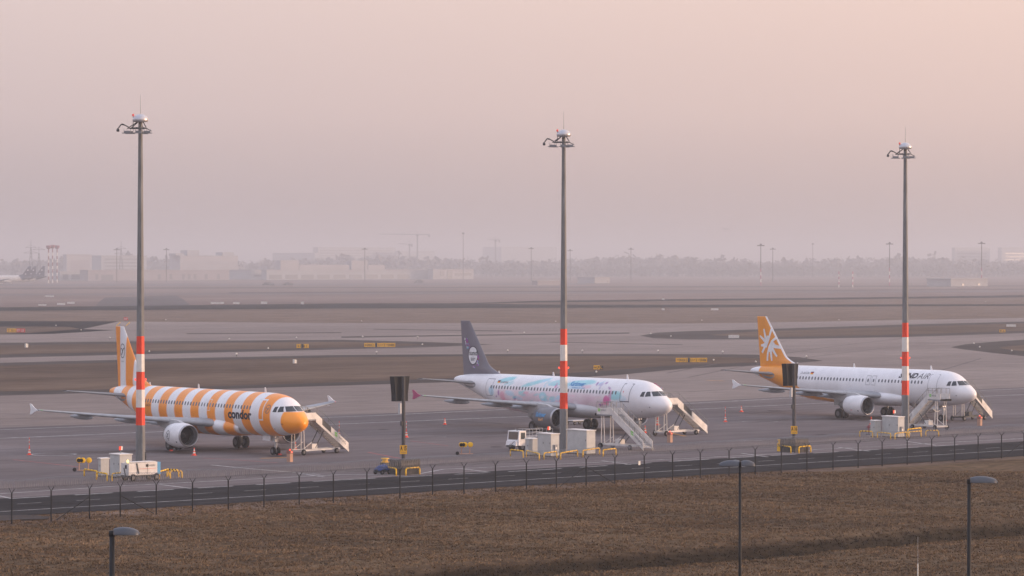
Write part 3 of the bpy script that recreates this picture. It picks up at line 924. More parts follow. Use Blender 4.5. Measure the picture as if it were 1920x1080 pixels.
def decal(parent, m, pts, fn, name='emblem'):
    return mesh(name, [fn(a, z) for a, z in pts], [tuple(range(len(pts)))], m, parent)
def ell(a0, z0, ra, rz, n=28):
    return [(a0 + ra * math.cos(2 * math.pi * k / n), z0 + rz * math.sin(2 * math.pi * k / n)) for k in range(n)]
def ringdecal(parent, m, a0, z0, ra, rz, w_, fn, n=36):
    V = []; Fs = []
    for k in range(n):
        q = 2 * math.pi * k / n
        V.append(fn(a0 + ra * math.cos(q), z0 + rz * math.sin(q)))
        V.append(fn(a0 + (ra - w_) * math.cos(q), z0 + (rz - w_) * math.sin(q)))
    Fs = [(2 * k, 2 * k + 1, (2 * k + 3) % (2 * n), (2 * k + 2) % (2 * n)) for k in range(n)]
    return mesh('emblem_ring', V, Fs, m, parent)
def stroke(parent, m, pts, w0, w1, fn, name='emblem_stroke'):
    V = []; Fs = []
    n = len(pts)
    for i, (a, z) in enumerate(pts):
        j, k = max(i - 1, 0), min(i + 1, n - 1)
        da, dz = pts[k][0] - pts[j][0], pts[k][1] - pts[j][1]
        L_ = math.hypot(da, dz)
        w_ = (w0 + (w1 - w0) * i / (n - 1)) / 2
        V.append(fn(a - dz / L_ * w_, z + da / L_ * w_)); V.append(fn(a + dz / L_ * w_, z - da / L_ * w_))
    Fs = [(2 * i, 2 * i + 1, 2 * i + 3, 2 * i + 2) for i in range(n - 1)]
    return mesh(name, V, Fs, m, parent)

winsA = [x for x in np.arange(6.6, 28.6, .533)]
# --- striped airliner
def fin1(a, z):
    c = np.tile(np.array(WHITE), (len(a), 1))
    for hi, lo in [(37, 35.2), (33.86, 32.2), (30.35, 27)]:
        c = mixc(c, ORANGE, smooth(a, lo - .04, lo + .04) * (1 - smooth(a, hi - .04, hi + .04)))
    return c
P1, fin_1, outl, hf = airliner('orange and white striped airliner with an orange nose, leftmost of the three parked', (-29.856, 325.54, 0), .9488, liv_stripes, fin1, M['white'], M['white'], None, True, 'airliners parked on the apron', [x for x in winsA if not (13.9 < x < 15.4 and False)])
text_on('condor', 4.35, .92, lambda x, y: hf(10.55 - x, 3.33 + y), M['ink'], P1, offset=.042)
outl(4.2, 5.5, 3.35, 5.35, .12, M['white'], sill=False)
outl(14.0, 14.75, 3.95, 5.05, .05, M['white'], 'overwing_exit'); outl(15.0, 15.75, 3.95, 5.05, .05, M['white'], 'overwing_exit')
outl(28.1, 28.95, 3.35, 5.2, .08, M['white'])
hf2 = hull(.02)
ringdecal(P1, M['inkgrey'], 3.60, 4.45, .36, .42, .06, hf2)
stroke(P1, M['inkgrey'], [(3.74, 4.2), (3.54, 4.5), (3.4, 4.62)], .09, .05, hf2); stroke(P1, M['inkgrey'], [(3.84, 4.58), (3.6, 4.45), (3.48, 4.42)], .05, .09, hf2)
text_on('D-AICH', 1.2, .26, lambda x, y: hf2(26.9 - x, 3.95 + y), M['ink'], P1)
fp = fin_pt(.02)
ringdecal(fin_1, M['ink'], 34.6, 9.28, .56, .74, .07, fp)
stroke(fin_1, M['ink'], [(34.85, 8.85), (34.6, 9.2), (34.42, 9.5), (34.2, 9.56)], .12, .1, fp); stroke(fin_1, M['ink'], [(34.98, 9.5), (34.75, 9.5), (34.6, 9.25), (34.62, 9.1)], .07, .14, fp)
text_on('D-AICH', .5, .12, lambda x, y: fp(34.85 - x, 8.15 + y), M['ink'], fin_1)
for side in (-1,):
    def nac(a, z, off=.015):
        r = float(np.interp(a, [11.62, 11.85, 12.3, 13.0, 13.8, 14.5], [1.06, 1.13, 1.19, 1.215, 1.16, 1.03])) + off
        dz = z - 1.72
        return Vector((WB - a, -5.75 - math.sqrt(max(r * r - dz * dz, 0)), z))
    e1 = [o for o in P1.children if o.name.startswith('engine')][0]
    ringdecal(e1, M['ink'], 13.45, 1.78, .38, .42, .05, nac)
    stroke(e1, M['ink'], [(13.6, 1.55), (13.42, 1.8), (13.3, 1.95)], .1, .06, nac); stroke(e1, M['ink'], [(13.7, 1.9), (13.5, 1.84), (13.42, 1.75)], .05, .1, nac)
    stroke(e1, M['ink'], [(12.15, 1.15), (12.0, 1.1)], .14, .14, nac, 'placard'); stroke(e1, M['ink'], [(13.6, 1.27), (13.3, 1.27)], .05, .05, nac, 'placard')

# --- airliner with the pink and turquoise mural
def fin2(a, z):
    c = np.tile(np.array((.135, .130, .165)), (len(a), 1))
    return c
P2, fin_2, outl, hf = airliner('white airliner with pink and turquoise mural and dark grey fin, middle of the three parked', (5.642, 361.94, 0), .9069, liv_mural, fin2, mat('nacelle_slate', (.15, .15, .165), .4), M['magenta'], None, True, 'airliners parked on the apron', winsA, belly=(.5, .5, .52))
outl(4.35, 5.85, 3.55, 5.5, .07, M['line'], sill=True)
outl(28.2, 29.6, 3.5, 5.4, .05, M['line'])
stroke(P2, M['flagred'], [(5.45, 4.65), (5.35, 4.65)], .16, .16, hf, 'door_window')
text_on('D-ANNA', 1.35, .24, lambda x, y: hf(26.85 - x, 4.95 + y), M['ink'], P2)
for k, mm in enumerate(('ink', 'flagred', 'flaggold')):
    stroke(P2, M[mm], [(27.5, 5.2 - .09 * k), (27.0, 5.2 - .09 * k)], .09, .09, hf, 'flag')
text_on('Karlsmeer', 2.5, .5, lambda x, y: hf(14.7 - x, 5.0 + y), M['inkblue'], P2, offset=.02, shear=.3)
text_on('erlebnis am meer', 2.2, .16, lambda x, y: hf(14.1 - x, 4.76 + y), M['inkblue'], P2, step=0)
e2 = [o for o in P2.children if o.name.startswith('engine')][0]
text_on('Karlsmeer', 1.75, .5, lambda x, y: nac(14.0 - x, 1.85 + y, .02), M['lblue'], e2, offset=.04, shear=.3)
text_on('Karlsmeer', 1.75, .5, lambda x, y: nac(14.0 - x, 1.85 + y, .03), M['inkblue'], e2, offset=.0, shear=.3)
text_on('dorf', .85, .34, lambda x, y: nac(13.5 - x, 1.42 + y, .02), M['sand'], e2, offset=.05)
decal(fin_2, M['white'], ell(33.74, 7.85, .86, .97), fin_pt(.02))
ringdecal(fin_2, M['ink'], 33.74, 7.85, .95, 1.06, .09, fin_pt(.024))
text_on('sund', 1.5, .58, lambda x, y: fin_pt(.035)(34.46 - x, 7.86 + y), M['ink'], fin_2, offset=.012)
text_on('air', .9, .46, lambda x, y: fin_pt(.035)(34.15 - x, 7.26 + y), M['inkgrey'], fin_2, offset=.01)
rp = random.Random(3)
for (a0, z0, sa, sz, n) in [(34.9, 9.25, .42, .6, 26), (32.75, 7.3, .2, .55, 14), (33.5, 6.62, .3, .12, 5)]:
    for k in range(n):
        u = rp.uniform(-1, 1); v = rp.uniform(-1, 1)
        a_ = a0 + u * sa * .8 - (v * .5 if n > 20 else 0) * .6 * -1; z_ = z0 + v * sz
        r_ = rp.uniform(.05, .13)
        decal(fin_2, M[rp.choice(['purple', 'magenta', 'white', 'lblue', 'purple'])], [(a_ + r_ * math.cos(q) * rp.uniform(.6, 1.2), z_ + r_ * math.sin(q) * 1.3) for q in np.linspace(0, 2 * math.pi, 7)[:-1]], fin_pt(.02 + k * .0006), 'painted_petal')

# --- white airliner with orange tail
def fin3(a, z):
    c = np.tile(np.array(OR3), (len(a), 1))
    le = np.array([fin_le(q) for q in z])
    return mixc(c, WHITE, (1 - smooth(a - le, .15 + .0 * z, .25)) + (1 - smooth(a, 30.0, 30.1)) * (a - le >= .25))
wins3 = [x for x in winsA if abs(x - 14.4) > .5 and abs(x - 15.3) > .45] + [14.4, 15.3]
P3, fin_3, outl, hf = airliner('plain white airliner with an orange tail bearing two white hands, rightmost of the three', (41.843, 393.28, 0), .8911, liv_plain, fin3, M['white'], M['white'], None, True, 'airliners parked on the apron', wins3, belly=None)
outl(4.2, 5.6, 3.55, 5.45, .04, M['line'])
outl(14.05, 14.75, 3.95, 5.05, .04, M['line'], 'overwing_exit'); outl(14.95, 15.65, 3.95, 5.05, .04, M['line'], 'overwing_exit')
outl(28.2, 29.5, 3.5, 5.4, .04, M['line'])
text_on('SUND', 2.95, .62, lambda x, y: hf(10.55 - x, 4.9 + y), M['ink'], P3, offset=.042, shear=.25)
text_on('AIR', 1.8, .62, lambda x, y: hf(7.55 - x, 4.9 + y), M['ink'], P3, shear=.25, offset=-.006)
text_on('D-ASGN', 1.55, .27, lambda x, y: hf(27.0 - x, 4.95 + y), M['inkgrey'], P3, shear=.2)
for k, mm in enumerate(('ink', 'flagred', 'flaggold')):
    stroke(P3, M[mm], [(25.3, 5.2 - .1 * k), (24.8, 5.2 - .1 * k)], .1, .1, hf, 'flag')
def handm():
    return M['white']
fpn = 0
for pts, w0, w1 in [([(35.33, 7.3), (34.95, 7.85), (34.3, 8.5), (33.95, 9.3), (33.62, 10.28)], .26, .24), ([(34.5, 8.7), (34.75, 9.45), (34.99, 10.24)], .34, .2), ([(34.6, 8.6), (35.15, 9.0), (35.76, 9.37)], .34, .18), ([(34.7, 8.3), (35.15, 8.22), (35.55, 8.2)], .36, .2), ([(34.95, 7.9), (34.62, 8.4), (34.35, 9.0), (34.2, 9.4)], .3, .3), ([(34.7, 8.05), (34.45, 8.6), (34.25, 9.2)], .5, .34),
                    ([(34.3, 6.35), (34.22, 7.2), (33.95, 8.0), (33.45, 8.75), (32.7, 9.25)], .24, .26), ([(33.7, 7.8), (33.55, 7.0), (33.42, 6.35)], .34, .2), ([(33.4, 7.9), (33.0, 7.4), (32.5, 6.9)], .34, .2), ([(33.3, 8.25), (32.7, 8.1), (31.95, 8.0)], .42, .24), ([(34.0, 7.5), (33.7, 8.0), (33.35, 8.4)], .45, .45), ([(33.55, 7.75), (33.4, 8.2), (33.1, 8.6)], .5, .3)]:
    fpn += 1
    P = []
    for i in range(len(pts) - 1):
        for k in range(4):
            P.append((pts[i][0] + (pts[i + 1][0] - pts[i][0]) * k / 4, pts[i][1] + (pts[i + 1][1] - pts[i][1]) * k / 4))
    P.append(pts[-1])
    stroke(fin_3, M['white'], P, w0 * 1.3, w1 * 1.2, fin_pt(.02 + fpn * .0015), 'emblem_finger')
e3 = [o for o in P3.children if o.name.startswith('engine')][0]
stroke(e3, M['ink'], [(12.15, 1.15), (11.98, 1.12)], .13, .13, nac, 'placard'); stroke(e3, M['flagred'], [(13.2, 1.22), (12.9, 1.22)], .06, .06, nac, 'placard')
bpy.context.view_layer.update()

# --- three tails far off on the left
for k, (px, Yd) in enumerate([(57, 2980), (68, 3030), (85, 3080)]):
    L0 = ['nearest', 'middle', 'farthest'][k]
    a = airliner('far airliner with a navy blue fin, %s of the row at the left edge' % L0, atY(px - 55, Yd), R(180 - 14), liv_far, lambda a, z: np.tile(np.array((.012, .02, .06)), (len(a), 1)), M['white'], M['white'], None, False, 'far airliners with navy fins')
    f_ = a[1]
    a[0].scale = (1.45, 1.45, 1.45)
    for (aa, zz, r_) in ((34.2, 9.3, .55), (32.8, 6.9, .5)):
        for sgn in (-1, 1):
            mesh('emblem', [(WB - (aa + r_ * math.cos(q)), sgn * .4, zz + r_ * .7 * math.sin(q)) for q in np.linspace(0, 2 * math.pi, 9)[:-1]], [tuple(range(8))], M['white'], f_)
# airliner in the air
ap = thing('airliner', 'tiny airliner on approach low in the hazy sky', 'airliner', atY(1361, 16000, H + 68 / F * 16000), R(20))
MB().lathe([(-18, .1), (-16, 1.6), (-10, 2), (12, 2), (18, .4)], (0, 0, 0), 'x', 12).build('fuselage', M['dgrey'], ap, True)
for s in (-1, 1):
    MB().prism([(4, 0, -.5), (-2, 0, -.5), (-6, s * 17, .8), (-4, s * 17, .8)], (0, 0, 0), (0, 0, .4)).build('wing', M['dgrey'], ap)
MB().prism([(-17, -.2, 1), (-13, -.2, 1), (-16, -.2, 6), (-18, -.2, 6)], (0, 0, 0), (0, .4, 0)).build('fin', M['dgrey'], ap)

# ------------------------------------------------------------------ passenger stairs
def stairs(label, w0, w1, near=-1, chassis='stairwhite', panel='stairwhite', logo=True, darkpane=True, group='passenger stairs at the aircraft', redrail=False, text_side=None):
    a, b = at(*w0), at(*w1)
    d = (b - a).normalized()
    rz = math.atan2(d.y, d.x)
    left = Vector((-d.y, d.x, 0))
    side = 1 if left.y < 0 else -1            # local y sign that faces the camera
    org = a - left * side * .82
    t = thing('passenger_stairs', label, 'stairs', (org.x, org.y, 0), rz, group)
    wb = (b - a).length
    X0, X1, ZT, ZF = (2.0 if darkpane else 1.5), wb + (2.05 if darkpane else 1.75), 3.42, .32
    sl_ = (ZT - ZF) / (X1 - X0)
    zl = lambda x: ZT - (x - X0) * sl_
    # steps
    s = MB()
    n = 18
    for k in range(n):
        x = X0 + (X1 - X0) * k / n; z = zl(x) - .17
        s.box(x, x + .31, -.59, .59, z - .03, z)
        s.box(x + .0, x + .03, -.59, .59, z, z + .10)
    s.build('steps', M['lgrey'], t)
    for sd_ in (-1, 1):
        y0, y1 = (.60, .65) if sd_ > 0 else (-.65, -.60)
        st_ = MB().hexa([(X0, y0, zl(X0) - .34), (X1, y0, zl(X1) - .28), (X1, y1, zl(X1) - .28), (X0, y1, zl(X0) - .34), (X0, y0, zl(X0) - .08), (X1, y0, zl(X1) + .0), (X1, y1, zl(X1) + .0), (X0, y1, zl(X0) - .08)])
        st_.build('stringer', M[panel], t)
        xa, xb, xc = X0 + .9, X0 + 2.2, X1 - .05
        def pan(x0, x1, h0, h1, m, off=0.):
            return MB().hexa([(x0, y0 - off, zl(x0) + h0), (x1, y0 - off, zl(x1) + h0), (x1, y1 + off, zl(x1) + h0), (x0, y1 + off, zl(x0) + h0), (x0, y0 - off, zl(x0) + h1), (x1, y0 - off, zl(x1) + h1), (x1, y1 + off, zl(x1) + h1), (x0, y1 + off, zl(x0) + h1)]).build('side_panel', m, t)
        pan(X0, xa, -.07, .50, M[panel])
        pan(xa + .01, xb - .01, -.07, .52, M['dgrey' if darkpane else panel])
        pan(xb, xc, .005, .56, M[panel])
        r = MB()
        ym = (y0 + y1) / 2
        pts = [(X0, ym, zl(X0) + 1.15), (X1 - .1, ym, zl(X1) + 1.15), (X1 + .12, ym, zl(X1) + .9), (X1 + .12, ym, zl(X1) + .5)]
        r.path(pts, .022, 6)
        for k in range(6):
            x = X0 + (X1 - X0) * (k + .3) / 6
            r.tube((x, ym, zl(x) + .4), (x, ym, zl(x) + 1.15), .028, n=6)
        r.build('handrail', M['steel' if not redrail else 'steel'], t)
        # platform side
        MB().box(-.75, X0 - .02, y0 * 1.0, y1 * 1.0, ZT - .05, ZT + .58).build('platform_panel', M[panel], t)
        r = MB().path([(-.75, ym, ZT + .55), (-.75, ym, ZT + 1.15), (X0 - .1, ym, ZT + 1.15), (X0 - .1, ym, ZT + .6)], .024, 6)
        for x in (-.1, .7): r.tube((x, ym, ZT + .6), (x, ym, ZT + 1.15), .03, n=6)
        r.build('platform_rail', M['steel'], t)
        for x in (-.15, .35):
            MB().tube((x, ym * .95, .55), (x * .6, ym * .95, ZT - .2), .045, n=8).build('support_leg', M[panel], t)
        MB().tube((2.2, ym * .6, .6), (3.4, ym * .6, zl(3.4) - .35), .05, n=8).build('lift_cylinder', M['dgrey'], t)
    MB().box(-.85, X0 + .1, -.64, .64, ZT - .17, ZT - .06).build('platform', M['mgrey'], t)
    MB().box(-.98, -.86, -.7, .7, ZT - .2, ZT + .02).build('bumper', M['black'], t)
    c = MB().box(-.25, wb + .8, -.60, -.48, .36, .52).box(-.25, wb + .8, .48, .60, .36, .52).box(-.25, -.1, -.75, .75, .34, .5).box(wb * .5, wb * .5 + .12, -.48, .48, .37, .51).box(wb - .1, wb + .1, -.75, .75, .32, .48)
    c.tube((wb + .8, 0, .4), (wb + 2.1, 0, .3), .045)
    c.tube((0, -.55, .45), (1.5, -.55, 1.2), .03).tube((0, .55, .45), (1.5, .55, 1.2), .03)
    c.build('chassis', M[chassis], t)
    MB().box(1.7, 2.45, side * .1 - .3, side * .1 + .3, .53, 1.0).build('power_box', M[panel if chassis != 'dgrey' else 'dgrey'], t)
    for x in (0, wb):
        for y in (-.82, .82):
            a_, b_ = MB(), MB()
            wheel_parts(a_, b_, (x, y, .29 if x == 0 else .26), .29 if x == 0 else .26, .16)
            wo = a_.build('wheel', M['black'], t, True)
            b_.build('hub', M['hub'], wo)
    ys_ = side * .662
    if logo:
        # green mark and grey wordmark on the camera side, reading left to right as seen from outside
        rgt = 1 if side < 0 else -1
        def on(x0, h0, x, y):
            xx = x0 + rgt * x
            return Vector((xx, ys_, zl(xx) + h0 + y))
        xm = xb + .55 if rgt > 0 else xb + 2.35
        for (u0, v0) in ((0, .04), (.2, .08), (.0, .26), (.2, .32)):
            mesh('logo_mark', [on(xm, 0, u0, v0), on(xm, 0, u0 + .16, v0), on(xm, 0, u0 + .16, v0 + .15), on(xm, 0, u0, v0 + .15)], [(0, 1, 2, 3)], M['green'], t)
        text_on('WISAG', 1.1, .26, lambda x, y: on(xm, .12, x + .55, y), M['inkgrey'], t, step=0, offset=.01)
        px_ = -.55 if rgt > 0 else X0 - .3
        for (u0, v0) in ((0, .22), (.17, .22), (.0, .38), (.17, .38)):
            mesh('logo_mark', [Vector((px_ + rgt * (u0 + q), ys_, ZT + v0 + r_)) for q, r_ in ((0, 0), (.14, 0), (.14, .13), (0, .13))], [(0, 1, 2, 3)], M['green'], t)
        text_on('WISAG', .8, .17, lambda x, y: Vector((px_ + rgt * (x + .42), ys_, ZT + .26 + y)), M['inkgrey'], t, step=0, offset=.01)
    return t, (X0, X1, zl, side)

stairs('white mobile stairs at the far side of the orange-nosed airliner', (569.6, 854), (631, 849.7))
stairs('white stairs standing in front of the middle airliner beside its nose gear', (1126, 841), (1181, 844.5), darkpane=False)
stairs('white mobile stairs beyond the nose of the middle airliner', (1249.6, 818), (1305, 815), logo=False)
stairs('white stairs on the near side of the rightmost airliner, steps facing away', (1753, 807), (1711, 804), darkpane=False)
stairs('white stairs on a dark chassis beyond the nose of the rightmost airliner', (1808, 789.4), (1846, 786.8), chassis='dgrey', logo=False)

# ------------------------------------------------------------------ light masts
def mast(label, px, Yd, head=1.0):
    t = thing('floodlight_mast', label, 'light mast', atY(px, Yd), 0, 'floodlight masts along the apron')
    HT = 30.6
    rr = lambda z: .415 + (.17 - .415) * z / HT
    def seg(z0, z1, m, nm):
        n = 8; V = []
        for z in (z0, z1):
            for k in range(n):
                q = 2 * math.pi * (k + .5) / n
                V.append((rr(z) * math.cos(q) / math.cos(math.pi / n), rr(z) * math.sin(q) / math.cos(math.pi / n), z))
        return mesh(nm, V, [(k, (k + 1) % n, n + (k + 1) % n, n + k) for k in range(n)] + [tuple(range(n))[::-1], tuple(range(n, 2 * n))], m, t)
    seg(.12, 4.2, M['mast'], 'pole')
    MB().lathe([(0, .62), (.12, .62)], n=8, caps=True).build('base_flange', M['steel'], t)
    for k in range(5):
        bnd = seg(4.203 + 1.54 * k, 4.197 + 1.54 * (k + 1), M['red' if k % 2 == 0 else 'bandwhite'], 'painted_band')
        if k == 2:
            for s in (-1, 1):
                MB().tube((s * (rr(8.5) + .11), 0, 8.1), (s * (rr(8.5) + .11), 0, 8.24), .06).tube((s * rr(8.5), 0, 8.08), (s * (rr(8.5) + .12), 0, 8.08), .03).build('obstruction_light', M['redlamp'], bnd)
    seg(11.903, HT - .1, M['mast'], 'pole')
    MB().box(rr(2) + .02, rr(2) + .10, -.12, .12, 1.2, 1.9).build('hatch', M['dgrey'], t)
    MB().box(rr(3) * .3, rr(3) * .6, -rr(3) - .06, -rr(3) + .02, .4, 4.1).build('cable_duct', M['steel'], t)
    d = MB().lathe([(HT - .2, .2), (HT - .16, .62), (HT - .02, .69), (HT + .16, .66), (HT + .34, .52), (HT + .48, .28), (HT + .52, .02)], n=28)
    d.build('dome', M['dome'], t, True)
    MB().tube((0, 0, HT + .56), (0, 0, HT + 2.2), .022, .012, 6).build('antenna', M['steel'], t)
    fr = MB()
    zf = HT - .75
    ends = []
    for ang, L_ in ((195, 1.15), (265, .8), (330, .72), (80, .9), (150, 1.1)):
        q = R(ang)
        e = (L_ * math.cos(q), L_ * math.sin(q), zf + .02)
        ends.append(e)
        fr.tube((.3 * math.cos(q), .3 * math.sin(q), HT - .2), (e[0] * .85, e[1] * .85, zf + .12), .042, n=6)
        fr.tube((.25 * math.cos(q), .25 * math.sin(q), zf + .1), e, .04, n=6)
    for k in range(len(ends)):
        a, b = Vector(ends[k]) * .8, Vector(ends[(k + 1) % len(ends)]) * .8
        a.z = b.z = zf + .02
        fr.tube(a, b, .035, n=6)
    fr.tube((-.62, -.1, zf + .1), (-.62, -.1, HT + .35), .03, n=6)
    fr.tube((-.95, -.3, zf + .1), (-1.35, -.35, zf + .32), .05, n=6).tube((-1.35, -.35, zf + .32), (-1.6, -.38, zf + .38), .07, n=6).tube((-1.6, -.38, zf + .38), (-1.85, -.4, zf + .05), .06, n=6)
    fr.tube((.5, -.3, zf + .05), (1.0, -.35, zf - .22), .035, n=6)
    fr.build('lamp_frame', M['dgrey'], t)
    MB().lathe([(HT + .33, .09), (HT + .5, .09), (HT + .54, .02)], (-.62, -.1, 0), n=10).build('warning_light', M['redlens'], t, True)
    for e in ends:
        MB().box(e[0] - .43, e[0] + .43, e[1] - .22, e[1] + .22, zf - .42, zf - .36).box(e[0] - .27, e[0] + .27, e[1] - .15, e[1] + .15, zf - .355, zf - .2).box(e[0] - .29, e[0] - .26, e[1] - .02, e[1] + .02, zf - .2, zf + .0).box(e[0] + .26, e[0] + .29, e[1] - .02, e[1] + .02, zf - .2, zf + .0).build('floodlight', M['mgrey'], t)
    MB().lathe([(zf - .28, .02), (zf - .26, .12), (zf - .12, .13), (zf + .04, .06)], (-1.9, -.4, 0), n=12).build('camera_housing', M['dgrey'], t, True)
    return t
mast('tall light mast with red and white bands, leftmost, before the striped airliner', 263.3, 287)
mast('tall light mast with red and white bands before the mural airliner, middle one', 1057, 319.8)
mast('tall light mast with red and white bands, rightmost, before the white airliner', 1697.5, 353.8)

# ------------------------------------------------------------------ display boards on plinths
def stand_sign(label, px_edge, ybase, pxl, pxr, h, sign, pole_px, top_z):
    e = at(px_edge, ybase)
    s = F / e.y
    lv = (px_edge - pxl) / s / .66 ; lu = (pxr - px_edge) / s / .75
    t = thing('stand_display', label, 'sign post', (e.x, e.y, 0), UA, 'stand display posts')
    MB().box(0, lu, 0, lv, 0, h).build('plinth', M['concrete_block'], t)
    cx, cy = lu * .38, lv * .42
    pl_ = MB().tube((cx, cy, h), (cx, cy, top_z), .17, .15, 14)
    pl_.box(cx - .3, cx + .3, cy - .3, cy + .3, h, h + .05)
    pl_.box(cx - .28, cx - .15, cy - .1, cy + .1, h + 2.9, h + 3.3)
    pl_.build('pole', M['postgrey'], t, False)
    MB().box(cx - .45, cx - .28, cy - .1, cy + .15, top_z - 3.2, top_z - 2.3).build('junction_box', M['lgrey'], t)
    # display box behind the post, hood flared at the top
    y0 = cy + .22
    w1, w0 = .86, .68
    q = [(cx - w0, y0, top_z - 2.15), (cx + w0, y0, top_z - 2.15), (cx + w0, y0, top_z - 1.55), (cx + w1, y0, top_z), (cx - w1, y0, top_z), (cx - w0, y0, top_z - 1.55)]
    MB().prism(q, (0, 0, 0), (0, .6, 0)).build('display_box', M['board'], t)
    # yellow stand number on the near side, square on to the camera side
    u = Matrix.Rotation(-UA, 3, 'Z')
    sg = thing_child = MB()
    ctr = Vector((cx, cy, h + .85))
    ex = u @ Vector((1, 0, 0)); ey = u @ Vector((0, -1, 0))
    def P(x, z, o): return ctr + ex * x + ey * o + Vector((0, 0, z))
    so_ = MB().hexa([P(-.31, -.38, .2), P(.31, -.38, .2), P(.31, -.38, .17), P(-.31, -.38, .17), P(-.31, .38, .2), P(.31, .38, .2), P(.31, .38, .17), P(-.31, .38, .17)]).build('number_sign', M['sign_y'], t)
    text_on(sign, .54, .40, lambda x, y: P(-.27 + x, -.08 + y, .21), M['ink'], so_, step=0, offset=.03)
    text_on('DOCKING', .44, .1, lambda x, y: P(-.22 + x, -.28 + y, .21), M['inkgrey'], so_, step=0)
    return t
stand_sign('dark display board on a post over a concrete plinth signed A 15', 752, 891, 729, 787, 1.3, 'A 15', 757, 18.05 - (705 - Y0) * 287 / F)
stand_sign('dark display board on a post over a concrete plinth signed A 16', 1491, 849, 1465, 1518, 1.3, 'A 16', 1490, 18.05 - (683 - Y0) * 318 / F)

# ------------------------------------------------------------------ cabinets
def cabinet(label, pe, yb, pl, pr, ytop, doors=2, roof=None, box=False, flagsign=None):
    e = at(pe, yb)
    s = F / e.y
    lv = (pe - pl) / s / .66; lu = (pr - pe) / s / .75
    h = (yb - ytop) / s * .99
    t = thing('utility_cabinet', label, 'cabinet', (e.x, e.y, 0), UA, 'grey electrical cabinets by the masts')
    MB().box(-.03, lu + .03, -.03, lv + .03, 0, .12).build('plinth', M['concrete_block'], t)
    MB().box(0, lu, 0, lv, .12, h - .08).build('body', M['cabinet'], t)
    MB().hexa([(-.07, -.07, h - .08), (lu + .07, -.07, h - .08), (lu + .07, lv + .07, h - .08), (-.07, lv + .07, h - .08), (-.07, -.07, h - .02), (lu + .07, -.07, h - .02), (lu + .07, lv + .07, h + .02), (-.07, lv + .07, h + .02)]).build('roof', M['roofpale'], t)
    dn = MB()
    for k in range(doors):
        y0 = lv * k / doors + .03; y1 = lv * (k + 1) / doors - .03
        d_ = MB().box(-.015, .0, y0, y1, .2, h - .16).build('door', M['cabinet'], t)
        MB().box(-.035, -.015, y0 + .06, y0 + .12, h * .55, h * .62).build('handle', M['dgrey'], d_)
    MB().box(lu * .35, lu * .6, -.012, 0, h * .8, h * .9).build('vent', M['lgrey'], t)
    if box:
        MB().box(lu * .35, lu * .68, -.16, 0, h * .28, h * .52).build('meter_box', M['mgrey'], t)
        MB().box(lu * .42, lu * .6, -.175, -.16, h * .32, h * .42).build('meter_plate', M['bandwhite'], t)
    if flagsign:
        f_ = MB().tube((lu * .4, lv * .4, h), (lu * .4, lv * .4, h + .35), .02).build('marker_rod', M['steel'], t)
        MB().box(lu * .4 - .18, lu * .4 + .04, lv * .4 - .02, lv * .4 + .02, h + .3, h + .62).build('marker_plate', M['cone'], f_)
        MB().box(lu * .4 + .04, lu * .4 + .18, lv * .4 - .02, lv * .4 + .02, h + .3, h + .62).build('marker_plate', M['bandwhite'], f_)
    return t
cabinet('tall grey cabinet with a red and white marker beside the leftmost mast', 224.5, 897, 203.5, 245, 851, 2, flagsign=True)
cabinet('small grey cabinet left of the tall one at the leftmost mast', 189, 894, 183.5, 203, 858.5, 1)
cabinet('small grey cabinet next to the white truck, left of the middle mast', 991.5, 855, 985, 1008, 822, 1)
cabinet('grey two-door cabinet with a meter box just left of the middle mast', 1033, 857, 1008, 1048.5, 812.5, 2, box=True, flagsign=True)
cabinet('widest grey cabinet, just right of the middle mast', 1100, 853, 1064, 1116.5, 806, 1)
cabinet('small grey cabinet left of the larger one at the rightmost mast', 1640.5, 820, 1633, 1652.5, 788, 1)
cabinet('large grey two-door cabinet with a meter box at the rightmost mast', 1684, 821, 1657.5, 1697, 780.5, 2, box=True, flagsign=True)

